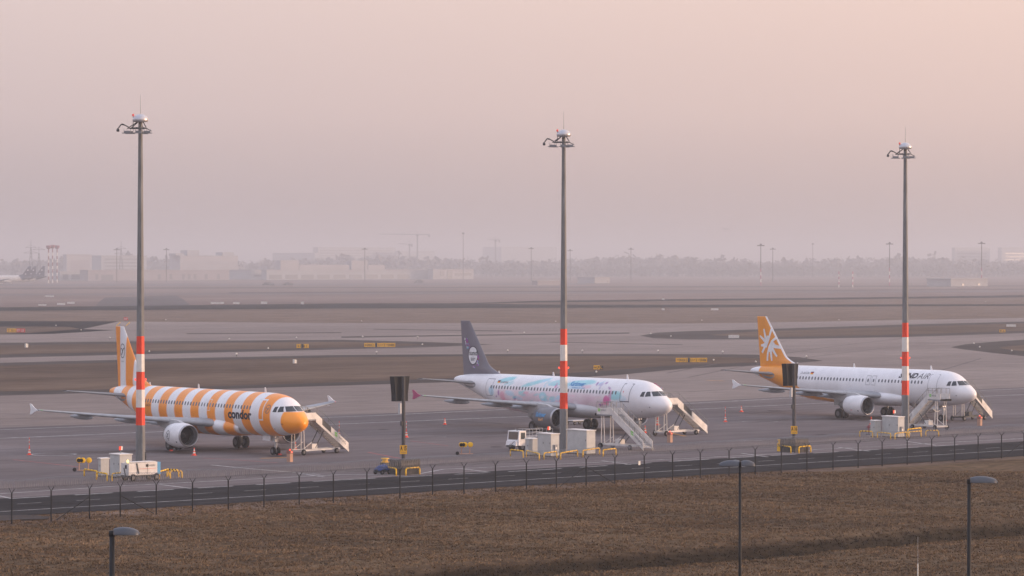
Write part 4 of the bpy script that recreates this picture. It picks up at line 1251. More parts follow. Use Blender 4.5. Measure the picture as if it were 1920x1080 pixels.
# ------------------------------------------------------------------ yellow crash rails
def rail(label, p0, p1, h=.62, grp='yellow pipe rails guarding the cabinets'):
    a, b = at(*p0), at(*p1)
    c = (a + b) / 2; L_ = (b - a).length
    t = thing('guard_rail', label, 'rail', (c.x, c.y, 0), math.atan2(b.y - a.y, b.x - a.x), grp)
    hw = L_ / 2; r = .062; rc = .18
    pts = [(-hw, 0, 0), (-hw, 0, h - rc), (-hw + rc * .3, 0, h - rc * .3), (-hw + rc, 0, h), (hw - rc, 0, h), (hw - rc * .3, 0, h - rc * .3), (hw, 0, h - rc), (hw, 0, 0)]
    MB().path(pts, r, 10).build('pipe', M['yellow'], t, True)
    for k in range(3):
        x = -hw + 2 * hw * (k + 1) / 4
        MB().tube((x - .05, 0, h), (x + .05, 0, h), r + .006, n=10, cap=False).build('black_band', M['black'], t)
for lab, p0, p1 in [
    ('yellow rail below the hose reels, leftmost of all rails', (158, 893), (182, 897)),
    ('yellow rail before the small cabinet at the leftmost mast', (181, 899), (201, 902)),
    ('yellow rail between the tall cabinet and the ground power unit', (210, 902), (231, 900)),
    ('yellow rail just right of the ground power unit', (298.5, 898), (316, 893)),
    ('yellow rail second to the right of the ground power unit', (313, 894), (335, 894.5)),
    ('rightmost yellow rail near the ground power unit', (319, 897), (341, 896)),
    ('yellow rail right in front of the white truck', (957, 855), (981, 858)),
    ('yellow rail before the small cabinet by the truck', (987, 857), (1011, 863)),
    ('yellow rail before the two-door cabinet left of the middle mast', (1020, 862), (1044, 859)),
    ('yellow rail crossing in front of the middle mast', (1051, 862), (1083, 856.5)),
    ('yellow rail before the widest cabinet', (1093, 857), (1124, 852)),
    ('yellow rail between the widest cabinet and the stairs', (1131, 856), (1155, 853)),
    ('leftmost yellow rail at the rightmost mast', (1612, 819), (1636, 820)),
    ('yellow rail before the small cabinet at the rightmost mast', (1645, 821), (1670, 824)),
    ('yellow rail before the large cabinet at the rightmost mast', (1678, 824), (1700, 821)),
    ('yellow rail right of the rightmost mast, back row', (1702, 816), (1727, 813)),
    ('yellow rail right of the rightmost mast, front row', (1704, 821), (1727, 819)),
    ('yellow rail under the near stairs at the rightmost mast', (1736, 818), (1760, 818)),
    ('yellow rail at the right face of the A 15 plinth', (761, 892), (787, 889.5)),
    ('yellow rail at the left face of the A 15 plinth', (728, 889), (743, 892.5)),
    ('yellow rail at the left face of the A 16 plinth', (1464, 847), (1483, 850)),
    ('yellow rail at the right face of the A 16 plinth', (1498, 850), (1520, 848)),
]:
    rail(lab, p0, p1)

# ------------------------------------------------------------------ cones
def cone(label, px, py, h=.72, rod=0.0):
    p = at(px, py)
    t = thing('traffic_cone', label, 'traffic cone', p, rng.uniform(0, 1), 'red and white traffic cones on the apron')
    MB().box(-.2, .2, -.2, .2, 0, .045).build('foot', M['cone'], t)
    r = lambda z: .15 - .115 * (z - .045) / (h - .045)
    zs_ = [.045, .2, .34, .45, .58, h]
    for k in range(5):
        MB().lathe([(zs_[k], r(zs_[k])), (zs_[k + 1], r(zs_[k + 1]))], n=16, caps=(k == 4)).build('band', M['cone' if k % 2 == 0 else 'bandwhite'], t, True)
    if rod:
        for k in range(5):
            MB().tube((0, 0, h + rod * k / 5), (0, 0, h + rod * (k + 1) / 5), .028, n=6).build('rod_band', M['cone' if k % 2 == 0 else 'bandwhite'], t)
for lab, px, py, h, rod in [
    ('red and white cone with a tall rod beside the painted circle at far left', 55, 853, .8, .85),
    ('red and white cone under the engine of the striped airliner', 364, 854, .72, 0),
    ('red and white cone with a rod just right of the A 15 post', 762, 820, .8, .9),
    ('single red and white cone on open apron left of the mural airliner', 834, 796, .72, 0),
    ('red and white cone with a rod left of the white airliner', 1360, 791, .8, .95),
    ('single red and white cone on open apron left of the white airliner', 1390, 772, .72, 0),
    ('red and white cone under the nose of the mural airliner, nearer one', 1209.5, 812, .8, 0),
    ('red and white cone beyond the nose gear of the mural airliner', 1233, 797, .85, 0),
    ('red and white cone with a rod beyond the stairs of the striped airliner', 636, 820, .8, .9),
    ('red and white cone behind the legs of the stairs by the striped airliner', 554, 844, .8, 0),
    ('red and white cone right behind the small cabinet at the rightmost mast', 1633.5, 796, .9, 0),
]:
    cone(lab, px, py, h, rod)

# ------------------------------------------------------------------ salmon pit bollards with red lamps
def bollard(label, px, py, h=1.05):
    p = at(px, py)
    t = thing('lamp_bollard', label, 'bollard', p, UA + R(10), 'salmon bollards with a red lamp')
    MB().box(-.2, .2, -.2, .2, 0, h - .28).build('body', M['salmon'], t)
    MB().box(-.22, .22, -.22, .22, h - .28, h).build('lamp_housing', M['salmon2'], t)
    MB().lathe([(h, .07), (h + .1, .07), (h + .13, .02)], n=10).build('lamp', M['redlamp'], t, True)
    MB().box(-.07, .07, -.235, -.221, h - .2, h - .08).build('lamp', M['redlamp'], t)
bollard('salmon bollard with a lit red lamp at the nose of the striped airliner', 543.5, 866)
bollard('salmon bollard with a lit red lamp at the nose of the mural airliner', 1256, 829.5)
bollard('salmon bollard with a lit red lamp at the nose of the white airliner', 1837, 798)

# ------------------------------------------------------------------ ground power unit
def gpu():
    e = at(241.5, 903)
    t = thing('ground_power_unit', 'white and blue towable ground power unit before the leftmost mast', 'generator', (e.x, e.y, 0), UA)
    L_, W_ = 3.1, 1.15
    MB().hexa([(.0, 0, .5), (L_ * .93, 0, .5), (L_ * .93, W_, .5), (.0, W_, .5), (.0, 0, 1.5), (L_ * .93, 0, 1.55), (L_ * .93, W_, 1.55), (.0, W_, 1.5)]).build('housing', M['offwhite'], t)
    MB().box(L_ * .93 + .003, L_ * 1.04, .02, W_ - .02, .5, 1.52).build('end_cover', M['cblue'], t)
    MB().box(.25, L_ * .9, .12, W_ - .12, 1.553, 1.6).build('roof_panel', M['offwhite'], t)
    for k, x in enumerate((.82, 1.9)):
        MB().box(x - .012, x + .012, -.012, 0, .55, 1.45).build('panel_seam', M['dgrey'], t)
    MB().prism([(.72, -.02, 1.5), (.84, -.02, 1.5), (1.05, -.02, .6), (.93, -.02, .6)], (0, 0, 0), (0, -.02, 0)).build('cable', M['dgrey'], t)
    MB().box(1.0, L_ * .9, -.009, 0, 1.0, 1.02).build('red_stripe', M['flagred'], t)
    MB().box(1.72, 1.98, -.012, 0, 1.16, 1.38).build('logo_mark', M['ink'], t)
    text_on('HiSERV', .62, .17, lambda x, y: Vector((2.05 + x, -.012, 1.18 + y)), M['inkgrey'], t, step=0)
    MB().box(-.012, 0, .3, .55, 1.05, 1.35).build('control_panel', M['ink'], t)
    ch = MB().box(-.1, L_ * 1.02, .1, W_ - .1, .36, .49)
    for k in range(9): ch.box(.4 + k * .25, .5 + k * .25, .03, .1, .2, .42)
    ch.tube((-.1, W_ / 2, .35), (-.9, W_ / 2 + .0, .5), .04).tube((-.15, .25, .4), (-.35, .2, 1.15), .05)
    ch.build('chassis', M['dgrey'], t)
    for x in (.42, L_ - .3):
        for y in (.02, W_ - .02):
            a_, b_ = MB(), MB()
            wheel_parts(a_, b_, (x, y, .3), .3, .17)
            wo = a_.build('wheel', M['black'], t, True); b_.build('hub', M['hub'], wo)
    MB().lathe([(1.56, .07), (1.75, .07), (1.79, .02)], (.1, .3, 0), n=10).build('beacon', M['warmlamp'], t, True)
gpu()

# ------------------------------------------------------------------ white service truck
def truck():
    e = at(972.5, 846)
    t = thing('service_truck', 'white service truck with railed deck, facing left behind the small cabinet', 'truck', (e.x, e.y, 0), UA)
    W_ = 1.7
    # cab with sloped front (front is -x)
    side_ = [(0, 0, .55), (.95, 0, .42), (.95, 0, 1.95), (.12, 0, 1.95), (-.0, 0, 1.0)]
    MB().prism(side_, (0, 0, 0), (0, W_, 0)).build('cab', M['white'], t)
    MB().prism([(-.28, .1, .5), (.0, .1, .5), (.0, .1, 1.0), (-.2, .1, .95)], (0, 0, 0), (0, W_ - .2, 0)).build('bonnet', M['white'], t)
    MB().hexa([(.005, .15, 1.1), (.005, W_ - .15, 1.1), (.02, W_ - .15, 1.1), (.02, .15, 1.1), (.085, .15, 1.85), (.085, W_ - .15, 1.85), (.1, W_ - .15, 1.85), (.1, .15, 1.85)]).build('windscreen', M['cabglass'], t)
    MB().hexa([(-.012, .18, 1.12), (-.012, W_ - .18, 1.12), (.004, W_ - .18, 1.12), (.004, .18, 1.12), (.078, .18, 1.82), (.078, W_ - .18, 1.82), (.084, W_ - .18, 1.82), (.084, .18, 1.82)]).build('windscreen', M['cabglass'], t)
    MB().box(.28, .82, -.014, 0, 1.15, 1.78).build('side_window', M['cabglass'], t)
    MB().box(.22, .88, -.006, 0, .5, 1.9).build('door', M['offwhite'], t)
    MB().box(.95, 4.6, .05, W_ - .05, .62, .95).build('deck', M['white'], t)
    MB().box(1.3, 2.2, .03, W_ - .4, .95, 1.3).build('tool_box', M['offwhite'], t)
    r = MB()
    for y in (.1, W_ - .1):
        for z in (1.35, 1.7, 2.05): r.tube((1.0, y, z), (4.5, y, z), .022, n=6)
        for x in (1.0, 1.9, 2.8, 3.7, 4.5): r.tube((x, y, .95), (x, y, 2.05), .022, n=6)
    r.build('railing', M['lgrey'], t)
    MB().box(-.3, 4.5, .2, W_ - .2, .38, .56).build('chassis', M['dgrey'], t)
    MB().tube((-.3, .5, .6), (-.95, .35, .45), .035).tube((-.3, .3, .95), (-.9, .3, .5), .03).tube((-.35, .8, .7), (-.85, .6, .45), .03).build('tow_bar', M['dgrey'], t)
    for x in (.5, 3.7):
        for y in (.12, W_ - .12):
            a_, b_ = MB(), MB()
            wheel_parts(a_, b_, (x, y, .36), .36, .25)
            wo = a_.build('wheel', M['black'], t, True); b_.build('hub', M['hub'], wo)
    MB().lathe([(1.96, .05), (2.14, .05), (2.2, .01)], (.5, .8, 0), n=8).build('beacon', M['dgrey'], t, True)
truck()

# ------------------------------------------------------------------ hose reels, compressor, small gear
def reels(label, px, py, two=True):
    p = at(px, py)
    t = thing('hose_reel_trolley', label, 'hose reel', p, UA * .3, 'yellow hose reel trolleys')
    fr = MB()
    for x in (-.45, .35):
        fr.tube((x, 0, .08), (x, 0, .95), .05, n=8)
    fr.box(-.6, .65, -.18, .18, .08, .14)
    fr.tube((-.85, 0, .2), (-.6, 0, .2), .025)
    fr.build('frame', M['salmon'], t)
    for x, m_ in ((-.45, 'yellow'), (-.12, 'yellow'), (.42, 'yellow')):
        d = MB().lathe([(-.09, .05), (-.09, .22), (-.07, .24), (.07, .24), (.09, .22), (.09, .05)], (x, 0, .98), 'y', 18, True)
        d.build('reel', M[m_], t, True)
    for x in (-.5, -.28): MB().lathe([(-.12, .04), (-.12, .17), (-.095, .17), (-.095, .04)], (x, 0, .98), 'y', 12, True).build('nozzle_plate', M['black'], t)
    MB().lathe([(-.05, .1), (-.05, .17), (.05, .17), (.05, .1)], (-.85, 0, .17), 'y', 14, True).build('wheel', M['black'], t)
reels('yellow hose reel trolley among the rails left of the leftmost cabinets', 158, 884)
reels('yellow hose reel trolley on open apron left of the white truck', 874, 853)
def compressor():
    p = at(717, 889)
    t = thing('compressor', 'small blue tarped compressor by the A 15 plinth', 'compressor', p, UA)
    bm_ = MB()
    n = 9
    V = []; Fs = []
    for i in range(n):
        for j in range(n):
            u, v = i / (n - 1) * 2 - 1, j / (n - 1) * 2 - 1
            z = .38 + .42 * (1 - abs(u) ** 4) * (1 - abs(v) ** 4) + .05 * math.sin(5 * u + 3 * v) + .04 * math.cos(7 * v)
            V.append((u * .62, v * .48, z))
    Fs = [(i * n + j, (i + 1) * n + j, (i + 1) * n + j + 1, i * n + j + 1) for i in range(n - 1) for j in range(n - 1)]
    mesh('tarp', V, Fs, M['blue'], t, True)
    MB().box(-.58, .58, -.43, .43, .16, .42).build('body', M['dgrey'], t)
    for x in (-.4, .4):
        for y in (-.46, .46):
            a_, b_ = MB(), MB(); wheel_parts(a_, b_, (x, y, .2), .2, .1)
            wo = a_.build('wheel', M['black'], t, True); b_.build('hub', M['hub'], wo)
    MB().tube((-.6, 0, .3), (-1.0, -.1, .25), .03).build('tow_bar', M['dgrey'], t)
compressor()
p = at(722, 880)
t = thing('cable_drum', 'yellow cable drum behind the blue compressor', 'drum', p, UA)
MB().lathe([(0, .36), (.05, .36), (.051, .24), (.32, .24), (.321, .36), (.37, .36)], (0, 0, .62), n=18, caps=True).build('drum', M['yellow'], t)
MB().box(-.3, .3, -.3, .3, 0, .62).build('stand', M['dgrey'], t)
p = at(1463, 846)
t = thing('cable_drum', 'yellow cable drum at the left corner of the A 16 plinth', 'drum', p, UA)
MB().lathe([(0, .3), (.05, .3), (.051, .2), (.32, .2), (.321, .3), (.37, .3)], (0, 0, .75), n=18, caps=True).build('drum', M['yellow'], t)
MB().box(-.22, .22, -.22, .22, 0, .75).build('stand', M['yellow'], t)
p = at(1628.5, 815)
t = thing('hydrant', 'dark red standpipe beside the small cabinet at the rightmost mast', 'hydrant', p, 0)
MB().tube((0, 0, 0), (0, 0, .95), .06).build('pipe', M['darkred'], t)
MB().tube((-.2, 0, .8), (.2, 0, .8), .07).tube((0, 0, .8), (0, 0, 1.0), .09).build('valve', M['darkred'], t)
MB().box(-.25, .25, -.2, .2, 0, .12).build('base', M['dgrey'], t)
p = at(1199, 873)
t = thing('marker_board', 'small white square marker at the edge of the service road', 'marker', p, UA)
MB().box(-.12, .12, 0, .02, .05, .42).build('plate', M['bandwhite'], t)
MB().tube((0, .03, 0), (0, .03, .4), .02).build('post', M['steel'], t)
# flat dolly seen under the mural airliner
p = at(1082, 796)
t = thing('baggage_dolly', 'low flat dolly parked under the mural airliner', 'dolly', p, UA)
MB().box(-1.2, 1.2, -.7, .7, .42, .5).build('deck', M['lgrey'], t)
MB().box(-1.15, 1.15, -.6, .6, .32, .42).build('frame', M['dgrey'], t)
for x in (-.9, .9):
    for y in (-.6, .6):
        a_, b_ = MB(), MB(); wheel_parts(a_, b_, (x, y, .18), .18, .1)
        wo = a_.build('wheel', M['black'], t, True); b_.build('hub', M['hub'], wo)
def chock(label, px, py):
    p = at(px, py)
    o = MB().prism([(-.16, 0, 0), (.16, 0, 0), (.16, .05, .14), (-.16, .05, .14)], (0, 0, 0), (0, .16, 0)).build('wheel_chock', M['chock'])
    o.location = p; o.rotation_euler = (0, 0, UA)
    tag(o, label, 'wheel chock', 'red wheel chocks')
for l_, x, y in [('red chock at the nose gear of the striped airliner', 526, 853.5), ('red chock at the far main gear of the striped airliner', 464, 838), ('red chock at the near main gear of the striped airliner', 322, 846), ('red chock at the nose gear of the white airliner', 1775, 789.5)]:
    chock(l_, x, y)

# ------------------------------------------------------------------ perimeter fence
fence = thing('perimeter_fence', 'dark fence of Y-topped posts carrying a razor wire coil along the service road', 'fence', FA, math.atan2(fdir.y, fdir.x))
def fence_x(px):                          # position along the fence line seen at photo column px
    k = (px - 960) / F
    return (k * FA.y - FA.x) / (fdir.x - k * fdir.y)
posts = [-52, 22, 96, 168, 225.5, 293, 361, 428, 495, 561, 625, 688, 750, 811, 870, 929, 987, 1043, 1099, 1153, 1208, 1261, 1313, 1367, 1416, 1465, 1513, 1562, 1609, 1654, 1701, 1747, 1790, 1834, 1878, 1920, 1960, 2000]
post_x = [fence_x(q) for q in posts]
HP = 2.1
pm = MB().tube((0, 0, -.2), (0, 0, HP), .05, n=8).tube((0, 0, HP - .02), (0, -.33, HP + .34), .025, n=6).tube((0, 0, HP - .02), (0, .33, HP + .34), .025, n=6)
p0 = pm.build('post', M['fpost'], fence)
for k, x in enumerate(post_x):
    o = p0 if k == 0 else p0.copy()
    if k: link(o, fence)
    o.location = (x, 0, 0)
def brace(x0, z0, x1, z1):
    MB().tube((x0, 0, z0), (x1, 0, z1), .032, n=6).build('brace', M['fpost'], fence)
brace(post_x[3], 1.55, fence_x(106), .05)
brace(post_x[4], 1.5, fence_x(288), .05)
brace(post_x[18], 1.55, fence_x(1050), .05); brace(post_x[18], 1.55, fence_x(1151), .05)
brace(fence_x(1922), 1.55, fence_x(1882), .05)
wires = MB()
for z, y in ((HP + .34, -.33), (HP + .34, .33)):
    wires.tube((post_x[0], y, z), (post_x[-1], y, z), .008, n=4)
for z in (.15, .7, 1.25, 1.8): wires.tube((post_x[0], -.05, z), (post_x[-1], -.05, z), .005, n=4)
wires.build('straining_wire', M['fpost'], fence)
# the coil
L0_, L1_ = post_x[0], post_x[-1]
pitch, segs = .19, 16
nt = int((L1_ - L0_) / pitch * segs)
i = np.arange(nt)
ang = 2 * np.pi * i / segs
rad = .40 + .02 * np.sin(i * .013) + .015 * np.sin(i * .17)
C = np.stack([L0_ + pitch * i / segs + .03 * np.sin(i * .71), rad * np.cos(ang), 2.66 + .03 * np.sin(i * .0041 * 3) + rad * np.sin(ang)], -1)
T = np.gradient(C, axis=0); T /= np.linalg.norm(T, axis=1)[:, None]
Rn = np.stack([np.zeros(nt), np.cos(ang), np.sin(ang)], -1)
Bn = np.cross(T, Rn)
wr = .0095
ring = [C + Rn * wr * math.cos(q) + Bn * wr * math.sin(q) for q in (0, 2.09, 4.19)]
V = np.stack(ring, 1).reshape(-1, 3)
Fs = [(3 * a + k, 3 * a + (k + 1) % 3, 3 * (a + 1) + (k + 1) % 3, 3 * (a + 1) + k) for a in range(nt - 1) for k in range(3)]
mesh('razor_coil', V, Fs, M['wire'], fence)

# ------------------------------------------------------------------ foreground lamps
def street_lamp(label, px, ytop, Yd, r, heads):
    zt = zat(ytop, Yd)
    t = thing('street_lamp', label, 'street lamp', atY(px, Yd), 0, 'dark street lamps in the foreground')
    zg = 0
    MB().lathe([(0, r * 1.25), (zt * .5, r * 1.02), (zt - .02, r * .82)], n=16, caps=True).build('pole', M['lampcol'], t, True)
    MB().lathe([(zt - .05, r * 1.0), (zt + .13, r * .95), (zt + .15, r * .5)], n=16, caps=True).build('cap', M['lampcol'], t, True)
    for (ang, L_, w_) in heads:
        q = R(ang)
        d = Vector((math.cos(q), math.sin(q), 0)); nrm = Vector((-d.y, d.x, 0))
        n, m_ = 14, 9
        V = []; Fs = []
        for a in range(n):
            u = a / (n - 1)
            ww = w_ * (.55 + .45 * math.sin(math.pi * min(u * .62 + .12, 1))) * (1 if u < .8 else math.sqrt(max(1 - ((u - .8) / .2) ** 2, .02)))
            hh = .25 * math.sin(math.pi * (u * .72 + .22)) ** .6 if u < .98 else .03
            for b in range(m_):
                s = b / (m_ - 1) * 2 - 1
                V.append(d * (r * .5 + u * L_) + nrm * (s * ww) + Vector((0, 0, zt + .02 + hh * math.sqrt(max(1 - s * s, 0)))))
            for b in range(m_):
                s = 1 - b / (m_ - 1) * 2
                V.append(d * (r * .5 + u * L_) + nrm * (s * ww) + Vector((0, 0, zt + .0 - .015 * (1 - abs(s)))))
        k2 = 2 * m_
        Fs = [(a * k2 + b, a * k2 + (b + 1) % k2, (a + 1) * k2 + (b + 1) % k2, (a + 1) * k2 + b) for a in range(n - 1) for b in range(k2)]
        Fs += [tuple(range(k2)), tuple(range((n - 1) * k2, n * k2))[::-1]]
        h_ = mesh('lamp_head', V, Fs, M['lamphead'], t, True)
    return t
street_lamp('dark lamp post with one shell-shaped head pointing right, bottom left', 210, 1003, 112, .108, [(4, .88, .27)])
street_lamp('dark lamp post with one shell-shaped head pointing right, near the right edge', 1817, 905, 135, .088, [(-4, 1.12, .26)])
street_lamp('dark lamp post carrying three lamp heads, between the other two posts', 1387.5, 874, 150, .07, [(8, .66, .24), (172, .92, .24), (120, .75, .24)])
t = thing('whip_antenna', 'thin white whip antenna rising from the bottom edge of the grass', 'antenna', atY(1721, 150), 0)
zz = zat(1057, 150)
MB().tube((0, 0, 0), (0, 0, zz), .028, n=8).build('mast', M['bandwhite'], t)
MB().tube((0, 0, zz), (0, 0, zat(1006, 150)), .008, .005, n=6).build('whip', M['lgrey'], t)

# ------------------------------------------------------------------ airfield signs, lights, markers
def airfield_sign(label, pl, pr, yt, yb, m='sign_y', text=None, panels=None, cat='airfield sign', legs=True, name='airfield_sign', grp='airfield signs'):
    c = at((pl + pr) / 2, yb + 1)
    s = F / c.y
    w_, h_ = (pr - pl) / s, (yb - yt) / s
    z0 = 1.0 / s
    t = thing(name, label, cat, c, 0, grp)
    x0 = -w_ / 2
    MB().box(x0, -x0, 0, .12, z0, z0 + h_).build('panel', M[m], t)
    if panels:
        for (a, b, mm) in panels:
            MB().box(x0 + a * w_, x0 + b * w_, -.03, .0, z0 + .01, z0 + h_ - .01).build('panel', M[mm], t)
    if text:
        for (a, b, body, mm) in text:
            text_on(body, (b - a) * w_, h_ * .62, lambda x, y: Vector((x0 + a * w_ + x, -.045, z0 + h_ * .19 + y)), M[mm], t, step=0, offset=.01)
    if legs:
        for k in range(max(2, int(w_ / 2))):
            x = x0 + w_ * (k + .5) / max(2, int(w_ / 2))
            MB().tube((x, .06, 0), (x, .06, z0 + .02), .04, n=6).build('leg', M['dgrey'], t)
airfield_sign('long yellow taxiway sign on the middle grass strip, left of the dark grey fin', 683, 741, 643, 650.5, text=[(.03, .3, '\u2190DHLN 2', 'ink'), (.46, .97, 'L1\u2192 2 \u2192DHB4', 'ink')], panels=[(.35, .42, 'dgrey')])
airfield_sign('short yellow sign on the middle grass strip right of the striped tail', 556, 579, 645, 652.5, text=[(.08, .9, '\u2190C BL L', 'ink')], panels=[(.38, .58, 'dgrey')])
airfield_sign('long yellow taxiway sign right of the middle mast', 1267, 1326, 671, 679, text=[(.03, .36, '\u2192DHLN 2', 'ink'), (.47, .97, 'L1\u2192 2 \u2192DHB4', 'ink')], panels=[(.38, .45, 'dgrey')])
airfield_sign('short yellow sign behind the mural airliner', 1113, 1131, 685, 692.5, text=[(.06, .58, '\u2190L9', 'ink'), (.72, .94, 'L', 'sign_y')], panels=[(.66, 1, 'dgrey')])
airfield_sign('yellow and red sign on the grass wedge at the far left', 13, 47, 616, 623, text=[(.05, .5, 'C 25 L', 'ink'), (.55, .95, '07-25', 'bandwhite')], panels=[(.52, 1, 'flagred')])
airfield_sign('small yellow sign at the right edge of the taxiway', 1874, 1885, 618, 623, text=[(.1, .9, 'K6', 'ink')])
airfield_sign('plain pale back of a sign on the grass right of the mural airliner', 1366, 1386, 628, 634, m='roofpale')
airfield_sign('plain pale back of a sign near the right edge', 1887, 1905, 608, 612.5, m='roofpale')
airfield_sign('pale sign back beyond the runway, leftmost of four', 395, 420, 566.3, 569.8, m='roofpale')
airfield_sign('pale sign back beyond the runway, second of four', 437, 449, 566.5, 570, m='roofpale')
airfield_sign('pale sign back beyond the runway, third of four', 489, 501, 565.5, 570, m='roofpale')
airfield_sign('small pale sign beyond the runway, rightmost of four', 564, 570, 566, 570.5, m='roofpale')
airfield_sign('pale board lying beyond the runway at far left, larger one', 107, 122, 568, 571.5, m='roofpale')
airfield_sign('pale board beyond the runway at far left, raised one', 126, 140, 566, 569.5, m='roofpale')
airfield_sign('narrow pale board beyond the runway, leftmost', 72, 87, 570.5, 573, m='roofpale')
airfield_sign('pair of pale boards far left before the navy fins', 84, 101, 554, 556.5, m='roofpale')
airfield_sign('small pale sign beside the runway right of centre', 1333, 1347, 578, 581.5, m='roofpale')
airfield_sign('tiny pale sign beside the runway above the mural airliner', 1241, 1246, 578, 581.5, m='roofpale')
airfield_sign('tiny pale sign between the runways', 1241, 1246, 559.5, 562, m='roofpale')
airfield_sign('pink-red sign board above the striped tail', 232, 240, 595, 600.5, m='flagred', text=[(.1, .9, '07', 'bandwhite')])
for l_, px, py, h_ in [('white marker box on the left grass strip', 50, 652, 8), ('white marker box on the near grass strip', 553, 682, 8)]:
    c = at(px, py); s = F / c.y
    t = thing('marker_box', l_, 'marker box', c, UA, 'white marker boxes')
    MB().box(-.17 * 8 / s * 10 * .2, .0, -.3, .3, .08, h_ / s).build('body', M['bandwhite'], t)
    MB().box(.003, .25, -.28, .28, .08, h_ / s * .95).build('body', M['cabinet'], t)
lt = None
for px, py in [(206, 637), (430, 639.5), (556, 637), (444, 668), (280, 663.5), (503, 657.5), (680, 635), (783, 635.5), (792, 650), (706, 664.5), (952, 661.5), (1092, 662), (1234, 662), (983, 627), (1220, 629), (1258, 634), (1355, 664), (1417, 683.5), (1512, 673), (1338, 680), (1826, 648), (1837, 655), (1897, 662), (105, 613.5), (152, 622), (311, 602.5), (678, 605), (1042, 605.5), (1316, 603.5), (1573, 603), (1118, 703), (1848, 567.5), (443, 668.5)]:
    p = at(px, py)
    if lt is None:
        lt = thing('taxiway_light', 'tiny pale taxiway edge light on a short stem', 'edge light', p, 0, 'taxiway edge lights')
        parts_ = [MB().tube((0, 0, 0), (0, 0, .42), .05, n=6).build('stem', M['dgrey'], lt), MB().lathe([(.42, .13), (.6, .15), (.68, .06)], n=8, caps=True).build('lens', M['bandwhite'], lt)]
    else:
        o = lt.copy(); link(o); o.location = p
        for q in parts_:
            c = q.copy(); link(c, o)
for px, x2 in ((220, 0), (238, 0)):
    p = at(px, 611)
    t = thing('windbreak_pole', 'slanted yellow pole above the striped tail, %s one' % ('left' if px < 230 else 'right'), 'pole', p, 0, 'slanted yellow poles')
    MB().tube((-.3, 0, 0), (.9, 0, 1.1), .12, n=6).build('shaft', M['yellow'], t)

# ------------------------------------------------------------------ far buildings
def building(label, pe, yb, pl, pr, ytop, m='bwall', name='airport_building', cat='building', wins=(), roof='bpale', rh=.6, Yd=None, ups=(), wm='bwin', grp=None, win_l=(), mset=None):
    Ye = F * H / (yb - Y0) if Yd is None else Yd
    e = atY(pe, Ye)
    k = (pr - 960) / F
    lu = (k * e.y - e.x) / (UD.x - k * UD.y)          # run along UD until column pr
    k = (pl - 960) / F
    lv = max((k * e.y - e.x) / (VD.x - k * VD.y), 8)
    h = zat(ytop, Ye)
    t = thing(name, label, cat, (e.x, e.y, 0), UA, grp)
    MB().box(0, lu, 0, lv, 0, h - rh).build('wall', M[m], t)
    MB().box(-.8, lu + .8, -.8, lv + .8, h - rh + .01, h).build('roof', M[roof], t)
    def colx(px):
        k = (px - 960) / F
        return (k * e.y - e.x) / (UD.x - k * UD.y)
    for (a, b, za, zb) in wins:
        x0, x1 = colx(a), colx(b)
        Yw = e.y + UD.y * x0
        MB().box(x0, x1, -.35, 0, max(za * h, .05), zb * h).build('window' if za > .08 else 'gate', M[wm], t)
    for (a, b, ya, mm) in ups:
        x0, x1 = colx(a), colx(b)
        MB().box(x0, x1, 1, min(lv - 1, 18), h + .01, zat(ya, e.y + UD.y * x0)).build('upper_storey', M[mm], t)
    return t
building('long low hangar with a pale roof edge and dark gates, left background', 165, 528, 150, 430, 506, wins=[(190, 212, .02, .55)] + [(a, a + 5, .1, .6) for a in (179, 296, 318, 341, 352, 363, 384, 407)], Yd=3850)
building('low grey terminal wing left of the long hangar', 112, 528, 95, 164, 509, m='bgrey', wins=[(118, 128, .1, .7), (134, 150, .1, .7)], Yd=3900)
building('boxy hall with a rounded pale frame, left background', 125, 520, 118, 172, 477, m='bpale', wins=[(133, 168, .25, .75)], Yd=5000, wm='bwall')
building('blue-grey multi-storey block behind the leftmost mast', 190, 520, 172, 275, 479, m='bgrey', wins=[(196, 270, .3 + .16 * k, .38 + .16 * k) for k in range(4)], Yd=5100)
tb = building('car park block with a diamond lattice facade, left background', 338, 520, 318, 446, 479, m='bpale', Yd=4700, roof='bgrey', ups=[(330, 346, 475, 'bgrey'), (352, 374, 469, 'bgrey'), (418, 440, 473, 'bgrey')])
dm = MB()
k0 = 0
Ld = 150
for i_ in range(22):
    for j_ in range(3):
        x = 4 + i_ * 5.0 + (j_ % 2) * 2.5; z = 7 + j_ * 7
        dm.add([(x - 1.5, -.4, z), (x, -.4, z - 3), (x + 1.5, -.4, z), (x, -.4, z + 3)], [(0, 1, 2, 3)])
dm.build('lattice', M['bgrey'], tb)
building('low grey building between the lattice block and the terminal', 470, 526, 430, 516, 506, m='bgrey', wins=[(476, 510, .3, .5)], Yd=4150)
building('terminal with long grey facade and pale roof line, centre left', 500, 525, 490, 805, 505.5, m='bgrey', wins=[(505 + 30 * k, 528 + 30 * k, .1, .5) for k in range(9)], Yd=4050, ups=[(527, 561, 488, 'bpale'), (562, 655, 496.5, 'bpale'), (660, 690, 488.5, 'bpale'), (691, 722, 497, 'bpale')])
building('pale two-part building at the right end of the terminal', 812, 522, 803, 888, 504.5, m='bpale', wins=[(826, 833, .3, .8), (838, 848, .05, .9), (853, 884, .35, .6)], Yd=4200)
building('small pale container building right of the middle mast', 1115, 531, 1083, 1143, 519.5, m='bpale', wins=[(1138, 1140, .1, .4)], Yd=3300)
building('pale flat-roofed building with two dark vents near the right edge', 1783, 537.5, 1738, 1852, 522, m='bpale', wins=[(1803, 1807, .1, .35), (1833, 1837, .1, .35)], Yd=2800)
building('large hazy apartment slab, centre left skyline', 590, 515, 511, 600, 474, m='bgrey', Yd=7000, grp='hazy apartment slabs on the skyline', name='apartment_block')
